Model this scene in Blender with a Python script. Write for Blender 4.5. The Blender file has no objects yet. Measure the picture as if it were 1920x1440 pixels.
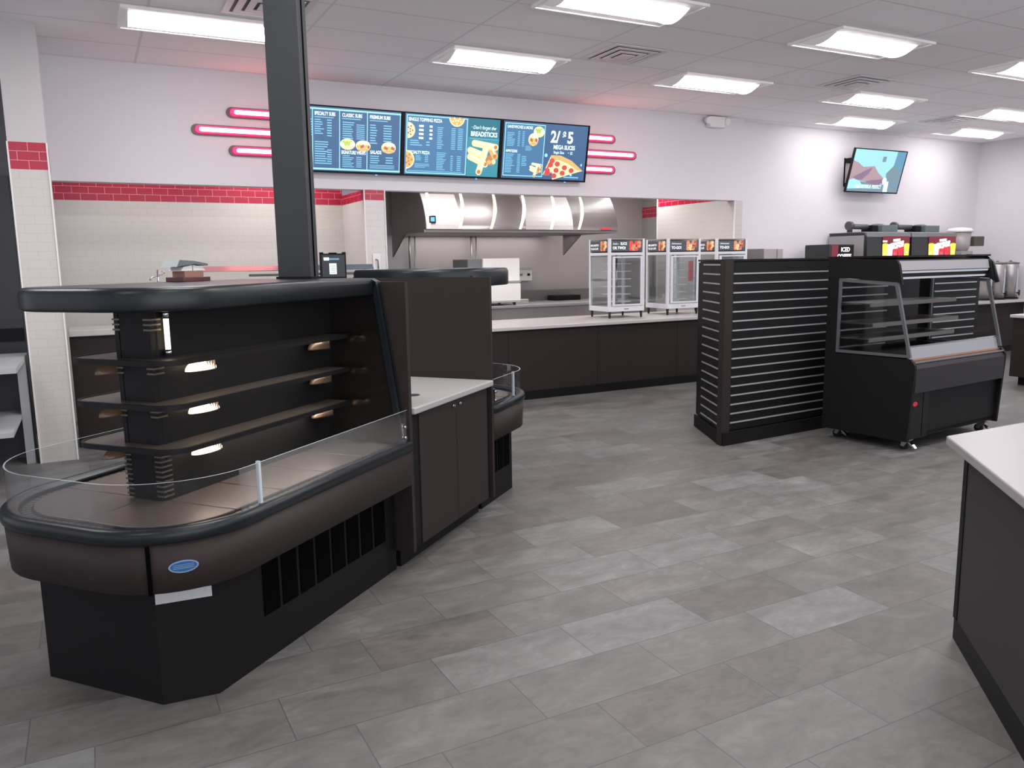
import bpy, bmesh, math, random
from mathutils import Matrix, Vector
random.seed(7)
scene = bpy.context.scene
COL = scene.collection
PI = math.pi

# ------------------------------------------------------------------ materials
def lin(c):
    def f(v):
        v /= 255.0
        return v / 12.92 if v <= 0.04045 else ((v + 0.055) / 1.055) ** 2.4
    return (f(c[0]), f(c[1]), f(c[2]), 1.0)

class NT:
    """small helper around a node tree"""
    def __init__(s, m):
        m.use_nodes = True
        s.t = m.node_tree; s.n = s.t.nodes; s.l = s.t.links
        s.p = s.n['Principled BSDF']
    def new(s, kind, **kw):
        n = s.n.new(kind)
        for k, v in kw.items(): setattr(n, k, v)
        return n
    def put(s, sock, v):
        if hasattr(v, 'is_output') or isinstance(v, bpy.types.NodeSocket): s.l.new(v, sock)
        else: sock.default_value = v
    def math(s, op, a, b=0.0, c=None):
        n = s.new('ShaderNodeMath', operation=op)
        s.put(n.inputs[0], a); s.put(n.inputs[1], b)
        if c is not None: s.put(n.inputs[2], c)
        return n.outputs[0]
    def mix(s, fac, a, b, mode='MIX'):
        n = s.new('ShaderNodeMix', data_type='RGBA', blend_type=mode)
        s.put(n.inputs[0], fac); s.put(n.inputs[6], a); s.put(n.inputs[7], b)
        return n.outputs[2]

def mat(name, c, rough=0.5, metal=0.0, spec=0.5, emit=None, estr=0.0, noise=0.0, nscale=20.0, stretch=(1, 1, 1), coat=0.0, alpha=None):
    m = bpy.data.materials.new(name)
    t = NT(m); p = t.p
    p.inputs['Base Color'].default_value = lin(c)
    p.inputs['Roughness'].default_value = rough
    p.inputs['Metallic'].default_value = metal
    p.inputs['Specular IOR Level'].default_value = spec
    if coat: p.inputs['Coat Weight'].default_value = coat; p.inputs['Coat Roughness'].default_value = 0.1
    if emit is not None:
        p.inputs['Emission Color'].default_value = lin(emit)
        p.inputs['Emission Strength'].default_value = estr
    tc = t.new('ShaderNodeTexCoord'); mp = t.new('ShaderNodeMapping')
    t.l.new(tc.outputs['Object'], mp.inputs[0]); mp.inputs['Scale'].default_value = stretch
    nz = t.new('ShaderNodeTexNoise'); nz.inputs['Scale'].default_value = nscale; nz.inputs['Detail'].default_value = 4
    t.l.new(mp.outputs[0], nz.inputs['Vector'])
    a = tuple(max(0, v * (1 - noise)) for v in lin(c)[:3]) + (1,)
    b = tuple(min(1, v * (1 + noise)) for v in lin(c)[:3]) + (1,)
    if emit is None or True:
        out = t.mix(nz.outputs['Fac'], a, b)
        t.l.new(out, p.inputs['Base Color'])
    return m

def glassy(name, tint=(235, 242, 245), rough=0.03, refl=0.10, diff=0.0, fk=0.8):
    m = bpy.data.materials.new(name)
    t = NT(m)
    out = t.n['Material Output']
    t.n.remove(t.p)
    tr = t.new('ShaderNodeBsdfTransparent'); tr.inputs[0].default_value = lin(tint)
    gl = t.new('ShaderNodeBsdfGlossy'); gl.inputs['Roughness'].default_value = rough
    fr = t.new('ShaderNodeFresnel'); fr.inputs[0].default_value = 1.45
    f2 = t.math('MULTIPLY_ADD', fr.outputs[0], fk, refl * 0.3)
    f2 = t.math('MINIMUM', f2, 1.0)
    mx = t.new('ShaderNodeMixShader')
    t.l.new(f2, mx.inputs[0]); t.l.new(tr.outputs[0], mx.inputs[1]); t.l.new(gl.outputs[0], mx.inputs[2])
    last = mx.outputs[0]
    if diff:
        df = t.new('ShaderNodeBsdfDiffuse'); df.inputs[0].default_value = lin((225, 232, 235))
        m2 = t.new('ShaderNodeMixShader'); m2.inputs[0].default_value = diff
        t.l.new(last, m2.inputs[1]); t.l.new(df.outputs[0], m2.inputs[2]); last = m2.outputs[0]
    t.l.new(last, out.inputs[0])
    return m

def floor_material():
    m = bpy.data.materials.new('floor_tile'); t = NT(m)
    tc = t.new('ShaderNodeTexCoord'); sp = t.new('ShaderNodeSeparateXYZ')
    t.l.new(tc.outputs['Object'], sp.inputs[0])
    TW, TH = 0.6096, 0.3035
    v = t.math('DIVIDE', t.math('SUBTRACT', sp.outputs[1], 2.557), TH)
    row = t.math('FLOOR', v); fv = t.math('FRACT', v)
    off = t.math('MULTIPLY', row, -0.2035)
    u = t.math('DIVIDE', t.math('SUBTRACT', t.math('SUBTRACT', sp.outputs[0], 1.105), off), TW)
    colm = t.math('FLOOR', u); fu = t.math('FRACT', u)
    du = t.math('MULTIPLY', t.math('MINIMUM', fu, t.math('SUBTRACT', 1.0, fu)), TW)
    dv = t.math('MULTIPLY', t.math('MINIMUM', fv, t.math('SUBTRACT', 1.0, fv)), TH)
    d = t.math('MINIMUM', du, dv)
    grout = t.math('LESS_THAN', d, 0.0022)
    cb = t.new('ShaderNodeCombineXYZ'); t.l.new(colm, cb.inputs[0]); t.l.new(row, cb.inputs[1])
    wn = t.new('ShaderNodeTexWhiteNoise', noise_dimensions='2D'); t.l.new(cb.outputs[0], wn.inputs['Vector'])
    # cloudy slate pattern, different on every tile
    vv = t.new('ShaderNodeVectorMath', operation='SCALE'); vv.inputs['Scale'].default_value = 17.0
    t.l.new(wn.outputs['Color'], vv.inputs[0])
    ad = t.new('ShaderNodeVectorMath', operation='ADD')
    mp = t.new('ShaderNodeMapping'); mp.inputs['Scale'].default_value = (2.2, 4.0, 1.0)
    t.l.new(tc.outputs['Object'], mp.inputs[0])
    t.l.new(mp.outputs[0], ad.inputs[0]); t.l.new(vv.outputs[0], ad.inputs[1])
    n1 = t.new('ShaderNodeTexNoise'); n1.inputs['Scale'].default_value = 1.35; n1.inputs['Detail'].default_value = 7; n1.inputs['Roughness'].default_value = 0.62; n1.inputs['Distortion'].default_value = 0.7
    t.l.new(ad.outputs[0], n1.inputs['Vector'])
    n2 = t.new('ShaderNodeTexNoise'); n2.inputs['Scale'].default_value = 3.2; n2.inputs['Detail'].default_value = 8; n2.inputs['Roughness'].default_value = .7; n2.inputs['Distortion'].default_value = 1.6
    t.l.new(ad.outputs[0], n2.inputs['Vector'])
    f = t.math('ADD', t.math('MULTIPLY_ADD', n1.outputs['Fac'], 0.95, 0.06), t.math('MULTIPLY', wn.outputs['Value'], 0.33))
    f = t.math('ADD', f, t.math('MULTIPLY_ADD', n2.outputs['Fac'], 0.62, -0.20))
    rp = t.new('ShaderNodeValToRGB')
    e = rp.color_ramp.elements
    e[0].position = 0.40; e[0].color = lin((79, 78, 76))
    e[1].position = 1.25 if False else 1.0; e[1].color = lin((144, 142, 138))
    x = rp.color_ramp.elements.new(0.68); x.color = lin((103, 101, 98))
    x = rp.color_ramp.elements.new(0.85); x.color = lin((120, 118, 115))
    fm = t.math('MULTIPLY', f, 0.80)
    t.l.new(fm, rp.inputs[0])
    # tiles drift between warm and cool
    tint = t.mix(wn.outputs['Value'], lin((255, 248, 246)), lin((246, 249, 252)))
    c = t.mix(1.0, rp.outputs[0], tint, 'MULTIPLY')
    c = t.mix(t.math('MULTIPLY', grout, 0.85), c, lin((70, 65, 65)))
    t.l.new(c, t.p.inputs['Base Color'])
    rr = t.math('MULTIPLY_ADD', n1.outputs['Fac'], 0.22, 0.36)
    t.l.new(rr, t.p.inputs['Roughness'])
    bp = t.new('ShaderNodeBump'); bp.inputs['Strength'].default_value = 0.12; bp.inputs['Distance'].default_value = 0.004
    hh = t.math('SUBTRACT', n1.outputs['Fac'], t.math('MULTIPLY', grout, 0.6))
    t.l.new(hh, bp.inputs['Height']); t.l.new(bp.outputs[0], t.p.inputs['Normal'])
    return m

def tile_material(name, zb, zt, white=(203, 197, 190), top_plain=False, dim=1.0):
    """white subway tile with a red band between zb and zt; painted above when top_plain"""
    m = bpy.data.materials.new(name); t = NT(m)
    tc = t.new('ShaderNodeTexCoord'); sp = t.new('ShaderNodeSeparateXYZ'); t.l.new(tc.outputs['Object'], sp.inputs[0])
    cb = t.new('ShaderNodeCombineXYZ')
    t.l.new(t.math('ADD', sp.outputs[0], sp.outputs[1]), cb.inputs[0])
    t.l.new(t.math('SUBTRACT', sp.outputs[2], zb), cb.inputs[1])
    br = t.new('ShaderNodeTexBrick')
    br.inputs['Scale'].default_value = 1.0; br.inputs['Brick Width'].default_value = 0.152; br.inputs['Row Height'].default_value = 0.0712
    br.inputs['Mortar Size'].default_value = 0.0022; br.inputs['Mortar Smooth'].default_value = 0.2
    br.inputs['Color1'].default_value = (1, 1, 1, 1); br.inputs['Color2'].default_value = (0.9, 0.9, 0.9, 1); br.inputs['Mortar'].default_value = (0, 0, 0, 1)
    t.l.new(cb.outputs[0], br.inputs['Vector'])
    band = t.math('MULTIPLY', t.math('GREATER_THAN', sp.outputs[2], zb), t.math('LESS_THAN', sp.outputs[2], zt))
    w = tuple(int(v * dim) for v in white)
    wt = t.mix(br.outputs['Fac'], lin(w), lin(tuple(int(v * 0.94) for v in w)))
    rt = t.mix(br.outputs['Fac'], lin((172, 22, 54)), lin((222, 150, 162)))
    c = t.mix(band, wt, rt)
    if top_plain:
        c = t.mix(t.math('GREATER_THAN', sp.outputs[2], zt), c, lin((196, 191, 190)))
    t.l.new(c, t.p.inputs['Base Color'])
    t.p.inputs['Roughness'].default_value = 0.32
    return m

def ceiling_material():
    m = bpy.data.materials.new('ceiling_tile'); t = NT(m)
    tc = t.new('ShaderNodeTexCoord'); sp = t.new('ShaderNodeSeparateXYZ'); t.l.new(tc.outputs['Object'], sp.inputs[0])
    fx = t.math('FRACT', t.math('DIVIDE', t.math('ADD', sp.outputs[0], 0.66), 1.22))
    fy = t.math('FRACT', t.math('DIVIDE', t.math('ADD', sp.outputs[1], 0.55), 0.61))
    dx = t.math('MULTIPLY', t.math('MINIMUM', fx, t.math('SUBTRACT', 1.0, fx)), 1.22)
    dy = t.math('MULTIPLY', t.math('MINIMUM', fy, t.math('SUBTRACT', 1.0, fy)), 0.61)
    g = t.math('LESS_THAN', t.math('MINIMUM', dx, dy), 0.011)
    nz = t.new('ShaderNodeTexNoise'); nz.inputs['Scale'].default_value = 60; t.l.new(tc.outputs['Object'], nz.inputs['Vector'])
    base = t.mix(nz.outputs['Fac'], lin((247, 243, 245)), lin((252, 248, 250)))
    t.l.new(t.mix(g, base, lin((228, 223, 226))), t.p.inputs['Base Color'])
    t.p.inputs['Roughness'].default_value = 0.85
    return m

M = {}
M['floor'] = floor_material()
M['ceiling'] = ceiling_material()
M['wall'] = mat('wall_paint', (213, 208, 211), 0.7, noise=0.02)
M['wall_hall'] = mat('hall_darkened', (92, 92, 96), 0.7, noise=0.04)  # hall dimness put into this dark wall colour
M['tile_alcove'] = tile_material('tile_alcove', 2.30, 2.513)
M['tile_column'] = tile_material('tile_column', 2.389, 2.602, (198, 193, 187), True)
M['tile_jamb'] = tile_material('tile_jamb', 2.30, 2.513, (208, 202, 198))
M['tile_kitchen'] = tile_material('tile_kitchen', 2.43, 2.66, (196, 190, 186))
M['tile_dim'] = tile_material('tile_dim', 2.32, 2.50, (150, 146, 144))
M['trim'] = mat('white_edge_trim', (228, 224, 222), 0.35)
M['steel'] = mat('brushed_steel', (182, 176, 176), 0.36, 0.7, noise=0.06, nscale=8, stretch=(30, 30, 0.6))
M['steel_dark'] = mat('darker_steel', (122, 118, 118), 0.4, 0.6, noise=0.06, nscale=8, stretch=(30, 30, 0.6))  # steel in a darker tone for rails, pipes and legs
M['steel_wall'] = mat('steel_wall_panel', (176, 168, 168), 0.42, 0.35, noise=0.06, nscale=5, stretch=(20, 20, 0.7))
M['steel_pale'] = mat('pale_enamel', (232, 228, 226), 0.35, noise=0.02)
M['chrome'] = mat('chrome', (205, 205, 208), 0.12, 1.0)
M['alu'] = mat('satin_aluminium', (178, 178, 180), 0.3, 0.9)
M['laminate'] = mat('dark_laminate', (42, 34, 33), 0.55, spec=0.22, noise=0.10, nscale=6, stretch=(6, 6, 0.8))
M['laminate_grey'] = mat('charcoal_laminate', (50, 47, 47), 0.55, spec=0.22, noise=0.08, nscale=6, stretch=(6, 6, 0.8))
M['black'] = mat('black_plastic', (17, 16, 17), 0.55, spec=0.2, noise=0.08)
M['black_gloss'] = mat('black_bumper', (20, 25, 29), 0.33, spec=0.32, noise=0.05)
M['black_metal'] = mat('black_powder_coat', (17, 15, 16), 0.6, spec=0.18, noise=0.08)
M['void'] = mat('dark_recess', (4, 4, 4), 0.8, spec=0.03)
M['quartz'] = mat('white_quartz', (188, 182, 181), 0.28, noise=0.03, nscale=55)
M['quartz_toned_down'] = mat('overlit_quartz_darkened', (146, 141, 140), 0.32, noise=0.04, nscale=55)  # same white quartz, darkened to offset the lamps above the near counter
M['quartz_mid'] = mat('pale_grey_quartz', (160, 157, 155), 0.3, noise=0.03, nscale=55)
M['post'] = mat('grey_black_post', (50, 52, 54), 0.5, spec=.3, noise=.04)
M['white'] = mat('white_plastic', (226, 222, 220), 0.4, noise=0.02)
M['white_frame'] = mat('white_powder_coat', (222, 222, 226), 0.35, noise=0.02)
M['tray'] = mat('brown_deck_metal', (112, 98, 90), 0.38, 0.55, noise=0.12, nscale=5)
M['shelf'] = mat('dark_shelf_metal', (92, 84, 78), 0.4, 0.4, noise=0.06)
M['glass'] = glassy('clear_glass', (248, 250, 250), 0.03, 0.0, 0.0, .6)
M['acrylic'] = glassy('clear_acrylic', (244, 247, 250), 0.05, 0.0, 0.008, .35)
M['acrylic_edge'] = mat('acrylic_edge', (190, 198, 206), 0.2, spec=0.8)
M['diffuser'] = mat('light_diffuser', (255, 255, 255), 0.5, emit=(255, 251, 255), estr=11.0)
M['fixture'] = mat('fixture_enamel', (236, 232, 230), 0.5, emit=(255, 248, 252), estr=0.04)
M['neon'] = mat('neon_core', (255, 230, 215), 0.4, emit=(255, 214, 206), estr=2.2)
M['neon_red'] = mat('neon_red_glow', (215, 30, 70), 0.4, emit=(240, 12, 66), estr=2.8)
M['neon_back'] = mat('neon_grey_backing', (92, 78, 82), 0.5)
M['streak_warm'] = mat('warm_painted_streak', (255, 226, 180), 0.5, emit=(255, 214, 160), estr=1.1)  # warm and white glow for the streaks painted on the hood
M['streak_white'] = mat('white_painted_streak', (255, 250, 240), 0.5, emit=(255, 246, 236), estr=1.3)
M['bulb'] = mat('lamp_reflector_lit', (255, 236, 205), 0.3, emit=(255, 232, 196), estr=2.2)
M['bulb_dim'] = mat('lamp_reflector_dim', (84, 66, 52), 0.35, emit=(200, 160, 120), estr=0.02)
M['rubber'] = mat('black_rubber', (22, 22, 23), 0.6)
M['grey'] = mat('grey_plastic', (112, 114, 116), 0.45, noise=0.04)
M['grey_dark'] = mat('grey_dark_plastic', (72, 72, 74), 0.45)
M['grey_mid'] = mat('grey_enamel', (158, 154, 154), 0.4, noise=0.03)
M['teal_grey'] = mat('smoky_plastic', (92, 104, 106), 0.35, noise=0.05)
M['blue'] = mat('blue_badge', (36, 84, 140), 0.3, noise=0.04)
M['pale_blue'] = mat('pale_blue_print', (120, 150, 180), 0.4)
M['silver_label'] = mat('silver_label', (188, 190, 192), 0.35, 0.2, noise=0.12, nscale=60)
M['red'] = mat('red_print', (200, 34, 52), 0.45)
M['brick_brown'] = mat('brown_card', (140, 100, 82), 0.6, noise=0.05)
M['maroon'] = mat('dark_red_base', (84, 44, 44), 0.4)
M['case_front'] = mat('case_front_panel', (38, 36, 37), 0.5, spec=0.25)
M['rail_copper'] = mat('rail_copper', (196, 150, 120), 0.25, 0.8)
M['deck_grey'] = mat('deck_grey', (150, 150, 154), 0.35, 0.3)
M['case_shelf'] = mat('case_shelf_metal', (84, 80, 78), 0.4, 0.3)
M['shelf_rail'] = mat('shelf_rail', (104, 98, 94), 0.4, 0.2)
M['canopy_front'] = mat('canopy_grey', (150, 147, 150), 0.4, 0.1)
M['hopper'] = mat('clear_hopper', (168, 160, 158), 0.3)
M['dark_olive'] = mat('dark_olive_plastic', (70, 68, 54), 0.4)
M['white_dim'] = mat('white_shelving', (170, 172, 174), 0.5)
def scr(name, c, s=0.85):
    return mat(name, tuple(int(v * 0.25) for v in c), 0.35, emit=c, estr=s)
M['s_navy'] = scr('screen_navy', (62, 96, 138))
M['s_navy2'] = scr('screen_navy_bright', (70, 118, 160))
M['s_teal'] = scr('screen_teal', (58, 142, 160))
M['s_teal_dk'] = scr('screen_teal_dark', (40, 112, 132))
M['s_cyan'] = scr('screen_cyan_rule', (150, 226, 246), 1.0)
M['s_line'] = scr('screen_small_lines', (118, 186, 216), 1.0)
M['s_white'] = scr('screen_white', (226, 250, 255), 1.0)
M['s_bread'] = scr('screen_bread', (246, 226, 168), 1.0)
M['s_bread2'] = scr('screen_bread_shade', (214, 174, 108), 0.95)
M['s_crust'] = scr('screen_crust', (190, 126, 74), 0.9)
M['s_pepp'] = scr('screen_pepperoni', (204, 72, 70), 0.95)
M['s_green'] = scr('screen_lettuce', (170, 204, 96), 0.95)
M['s_meat'] = scr('screen_meat', (178, 104, 96), 0.9)
M['s_sky'] = scr('screen_pale_aqua', (160, 222, 228), 0.85)
M['s_skin'] = scr('screen_rose', (176, 148, 156), 0.8)
M['s_skin2'] = scr('screen_rose_shade', (136, 112, 142), 0.8)
M['s_blue'] = scr('screen_blue', (98, 150, 182), 0.8)
M['s_slate'] = scr('screen_slate', (116, 144, 158), 0.8)
M['s_dark'] = scr('screen_dark', (18, 26, 34), 0.6)
M['p_maroon'] = scr('panel_maroon', (112, 30, 44), 0.9)
M['p_red'] = scr('panel_red', (220, 40, 62), 1.0)
M['p_yellow'] = scr('panel_yellow', (236, 218, 74), 1.0)
M['p_white'] = scr('panel_white', (255, 250, 250), 1.3)
M['h_slate'] = mat('header_slate', (58, 62, 68), 0.45, emit=(70, 74, 80), estr=0.35)
M['h_white'] = mat('header_lettering', (236, 236, 238), 0.5, emit=(240, 240, 242), estr=0.5)
M['h_food'] = mat('header_food', (196, 128, 92), 0.5, emit=(200, 128, 90), estr=0.4)
M['h_food2'] = mat('header_food_dark', (150, 78, 56), 0.5, emit=(160, 80, 56), estr=0.35)
M['h_food3'] = mat('header_food_pale', (226, 186, 140), 0.5, emit=(228, 184, 136), estr=0.4)
M['h_red'] = mat('header_red', (198, 66, 62), 0.5, emit=(206, 66, 62), estr=0.4)
M['glass_edge'] = mat('glass_edge', (96, 98, 100), 0.3, 0.3)
M['slat_chrome'] = mat('slat_rail', (166, 164, 166), 0.35, 0.25)
M['dark_room'] = mat('dark_hall_tone', (48, 50, 55), 0.5, noise=0.08)  # far-left dimness put into this charcoal

# ------------------------------------------------------------------ mesh builder
class MB:
    def __init__(s, xf=None):
        s.v = []; s.f = []; s.m = []; s.xf = xf; s.sm = []
    def add(s, pts, faces, m=0, smooth=False):
        b = len(s.v)
        for p in pts:
            p = tuple(p)
            if s.xf: p = s.xf(*p)
            s.v.append(p)
        for f in faces:
            s.f.append(tuple(b + i for i in f)); s.m.append(m); s.sm.append(smooth)
        return s
    def box(s, x0, x1, y0, y1, z0, z1, m=0):
        return s.add([(x0, y0, z0), (x1, y0, z0), (x1, y1, z0), (x0, y1, z0), (x0, y0, z1), (x1, y0, z1), (x1, y1, z1), (x0, y1, z1)],
                     [(3, 2, 1, 0), (4, 5, 6, 7), (0, 1, 5, 4), (1, 2, 6, 5), (2, 3, 7, 6), (3, 0, 4, 7)], m)
    def prism(s, poly, z0, z1, m=0, smooth=False):
        n = len(poly)
        pts = [(x, y, z0) for x, y in poly] + [(x, y, z1) for x, y in poly]
        fs = [tuple(range(n - 1, -1, -1)), tuple(range(n, 2 * n))]
        s.add(pts, fs, m)
        b = len(s.v) - 2 * n
        for i in range(n):
            j = (i + 1) % n
            s.f.append((b + i, b + j, b + n + j, b + n + i)); s.m.append(m); s.sm.append(smooth)
        return s
    def prism_x(s, poly, x0, x1, m=0, smooth=False):     # poly in (y,z)
        n = len(poly)
        pts = [(x0, y, z) for y, z in poly] + [(x1, y, z) for y, z in poly]
        s.add(pts, [tuple(range(n - 1, -1, -1)), tuple(range(n, 2 * n))], m)
        b = len(s.v) - 2 * n
        for i in range(n):
            j = (i + 1) % n
            s.f.append((b + i, b + j, b + n + j, b + n + i)); s.m.append(m); s.sm.append(smooth)
        return s
    def prism_y(s, poly, y0, y1, m=0, smooth=False):     # poly in (x,z)
        n = len(poly)
        pts = [(x, y0, z) for x, z in poly] + [(x, y1, z) for x, z in poly]
        s.add(pts, [tuple(range(n)), tuple(range(2 * n - 1, n - 1, -1))], m)
        b = len(s.v) - 2 * n
        for i in range(n):
            j = (i + 1) % n
            s.f.append((b + i, b + n + i, b + n + j, b + j)); s.m.append(m); s.sm.append(smooth)
        return s
    def loft(s, loops, m=0, smooth=True, cap0=True, cap1=True):
        n = len(loops[0]); b = len(s.v)
        s.add([p for L in loops for p in L], [], m)
        for k in range(len(loops) - 1):
            for i in range(n):
                j = (i + 1) % n
                s.f.append((b + k * n + i, b + k * n + j, b + (k + 1) * n + j, b + (k + 1) * n + i)); s.m.append(m); s.sm.append(smooth)
        if cap0: s.f.append(tuple(b + i for i in range(n - 1, -1, -1))); s.m.append(m); s.sm.append(False)
        if cap1:
            e = b + (len(loops) - 1) * n
            s.f.append(tuple(e + i for i in range(n))); s.m.append(m); s.sm.append(False)
        return s
    def cyl(s, p0, p1, r0, r1=None, n=16, m=0):
        p0 = Vector(p0); p1 = Vector(p1); r1 = r0 if r1 is None else r1
        d = (p1 - p0).normalized(); a = d.orthogonal().normalized(); c = d.cross(a)
        L = []
        for p, r in ((p0, r0), (p1, r1)):
            L.append([tuple(p + (a * math.cos(2 * PI * i / n) + c * math.sin(2 * PI * i / n)) * r) for i in range(n)])
        return s.loft(L, m, True)
    def tube(s, pts, r, n=10, m=0):
        pts = [Vector(p) for p in pts]; L = []
        d0 = (pts[1] - pts[0]).normalized(); a = d0.orthogonal().normalized()
        for i, p in enumerate(pts):
            d = (pts[min(i + 1, len(pts) - 1)] - pts[max(i - 1, 0)]).normalized()
            a = (a - d * a.dot(d)).normalized(); c = d.cross(a)
            L.append([tuple(p + (a * math.cos(2 * PI * k / n) + c * math.sin(2 * PI * k / n)) * r) for k in range(n)])
        return s.loft(L, m, True)
    def lathe(s, prof, c=(0, 0), n=24, m=0):
        L = [[(c[0] + r * math.cos(2 * PI * i / n), c[1] + r * math.sin(2 * PI * i / n), z) for i in range(n)] for r, z in prof]
        return s.loft(L, m, True)
    def ellipsoid(s, c, rx, ry, rz, m=0, n=16, k=8, z0=-1.0, z1=1.0):
        L = []
        for j in range(k + 1):
            t = z0 + (z1 - z0) * j / k
            t = max(-0.999, min(0.999, t)); q = math.sqrt(1 - t * t)
            L.append([(c[0] + rx * q * math.cos(2 * PI * i / n), c[1] + ry * q * math.sin(2 * PI * i / n), c[2] + rz * t) for i in range(n)])
        return s.loft(L, m, True)
    def text(s, st, x, y, size, m=0, align='LEFT', z=0.0, bold=0.0, sx=1.0, shear=0.0, rot=0.0):
        """flat lettering in the local XY plane (raised to z)"""
        cu = bpy.data.curves.new('t', 'FONT'); cu.body = st; cu.size = size; cu.align_x = align; cu.offset = bold; cu.shear = shear; cu.resolution_u = 3
        o = bpy.data.objects.new('t', cu); COL.objects.link(o)
        dg = bpy.context.evaluated_depsgraph_get(); dg.update()
        me = bpy.data.meshes.new_from_object(o.evaluated_get(dg))
        ca, sa = math.cos(rot), math.sin(rot)
        pts = []
        for vt in me.vertices:
            px, py = vt.co.x * sx, vt.co.y
            pts.append((x + px * ca - py * sa, y + px * sa + py * ca, z))
        s.add(pts, [tuple(p.vertices) for p in me.polygons], m)
        bpy.data.objects.remove(o); bpy.data.meshes.remove(me); bpy.data.curves.remove(cu)
        return s
    def rect(s, x0, x1, y0, y1, z=0.0, m=0):
        return s.add([(x0, y0, z), (x1, y0, z), (x1, y1, z), (x0, y1, z)], [(0, 1, 2, 3)], m)
    def poly(s, pts, z=0.0, m=0):
        return s.add([(x, y, z) for x, y in pts], [tuple(range(len(pts)))], m)
    def disc(s, cx, cy, rx, ry, z=0.0, m=0, n=20, a0=0.0, a1=2 * PI):
        return s.poly([(cx + rx * math.cos(a0 + (a1 - a0) * i / n), cy + ry * math.sin(a0 + (a1 - a0) * i / n)) for i in range(n if a1 - a0 > 6.2 else n + 1)], z, m)
    def capsule2(s, cx0, cx1, cy, r, z0, z1, m=0, n=8):
        P = [(cx1 + r * math.cos(-PI / 2 + PI * i / n), cy + r * math.sin(-PI / 2 + PI * i / n)) for i in range(n + 1)]
        P += [(cx0 + r * math.cos(PI / 2 + PI * i / n), cy + r * math.sin(PI / 2 + PI * i / n)) for i in range(n + 1)]
        return s.prism(P, z0, z1, m, True)
    def build(s, name, mats, parent=None, loc=(0, 0, 0), rot=(0, 0, 0), bevel=0.0, recalc=True, seg=2):
        me = bpy.data.meshes.new(name)
        me.from_pydata(s.v, [], s.f)
        if not isinstance(mats, (list, tuple)): mats = [mats]
        for k in mats: me.materials.append(M[k] if isinstance(k, str) else k)
        for i, p in enumerate(me.polygons):
            p.material_index = s.m[i]; p.use_smooth = s.sm[i]
        if recalc:
            bm = bmesh.new(); bm.from_mesh(me); bmesh.ops.recalc_face_normals(bm, faces=bm.faces); bm.to_mesh(me); bm.free()
        me.update()
        o = bpy.data.objects.new(name, me); COL.objects.link(o)
        o.location = loc; o.rotation_euler = rot
        if parent: o.parent = parent
        if bevel:
            b = o.modifiers.new('bevel', 'BEVEL'); b.width = bevel; b.segments = seg; b.limit_method = 'ANGLE'; b.angle_limit = 0.6
        return o

def thing(name, label, cat, loc=(0, 0, 0), rotz=0.0, group=None):
    o = bpy.data.objects.new(name, None); COL.objects.link(o)
    o.location = loc; o.rotation_euler = (0, 0, rotz); o.empty_display_size = 0.1
    return tag(o, label, cat, group)
def tag(o, label, cat, group=None):
    o['label'] = label; o['category'] = cat
    if group: o['group'] = group
    return o
def struct(name, mb, mats, **kw):
    o = mb.build(name, mats, **kw); o['kind'] = 'structure'; return o
def dup(root, loc, rotz, label, group=None):
    r = root.copy(); COL.objects.link(r); r.location = loc; r.rotation_euler = (0, 0, rotz); r['label'] = label
    if group: r['group'] = group
    for ch in list(root.children):
        c = ch.copy(); COL.objects.link(c); c.parent = r
        for g in list(ch.children):
            d = g.copy(); COL.objects.link(d); d.parent = c
    return r

# ------------------------------------------------------------------ the room
CZ = 3.52
struct('floor', MB().add([(-6, -4, 0), (16, -4, 0), (16, 12.5, 0), (-6, 12.5, 0)], [(0, 1, 2, 3)]), 'floor')
struct('ceiling', MB().box(-6, 14.2, -4, 9.0, CZ, CZ + 0.1), 'ceiling')
# bulkhead over the kitchen opening and the plain wall on the right of it
struct('wall_bulkhead', MB().box(-0.40, 8.29, 8.65, 8.80, 2.412, CZ), 'wall')
struct('wall_back', MB().box(8.29, 14.0, 8.80, 8.95, 0, CZ), 'wall')
struct('wall_right', MB().box(13.9, 14.05, 2.0, 8.80, 0, CZ), 'wall')
# tiled alcove behind the raised counter
struct('wall_alcove', MB().box(-0.40, 2.752, 9.50, 9.62, 0, 2.9), 'tile_alcove')
struct('wall_jamb_left', MB().box(2.752, 2.985, 8.652, 9.62, 0, 2.411), 'tile_jamb')
struct('trim_1', MB().box(2.744, 2.756, 8.640, 8.655, 0.85, 2.411).box(2.979, 2.991, 8.640, 8.655, 0.85, 2.411), 'trim')
struct('wall_jamb_right', MB().box(8.135, 8.288, 8.652, 8.80, 0, 2.411).box(8.135, 8.288, 8.80, 10.37, 0, 2.9), 'tile_kitchen')
struct('trim_2', MB().box(8.126, 8.140, 8.638, 8.655, 0.85, 2.411).box(8.122, 8.136, 10.36, 10.38, 0.85, 2.9), 'trim')
struct('wall_kitchen_back', MB().box(2.985, 9.3, 11.40, 11.5, 0, 2.9), 'steel_wall')
struct('wall_kitchen_left', MB().box(2.92, 2.985, 9.62, 11.40, 0, 2.9), 'steel_wall')
struct('wall_kitchen_right', MB().box(8.60, 8.72, 10.37, 11.40, 0, 2.9), 'tile_dim')
struct('ceiling_kitchen', MB().box(-0.40, 9.3, 8.96, 11.5, 2.9, 2.96), 'wall')
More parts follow.
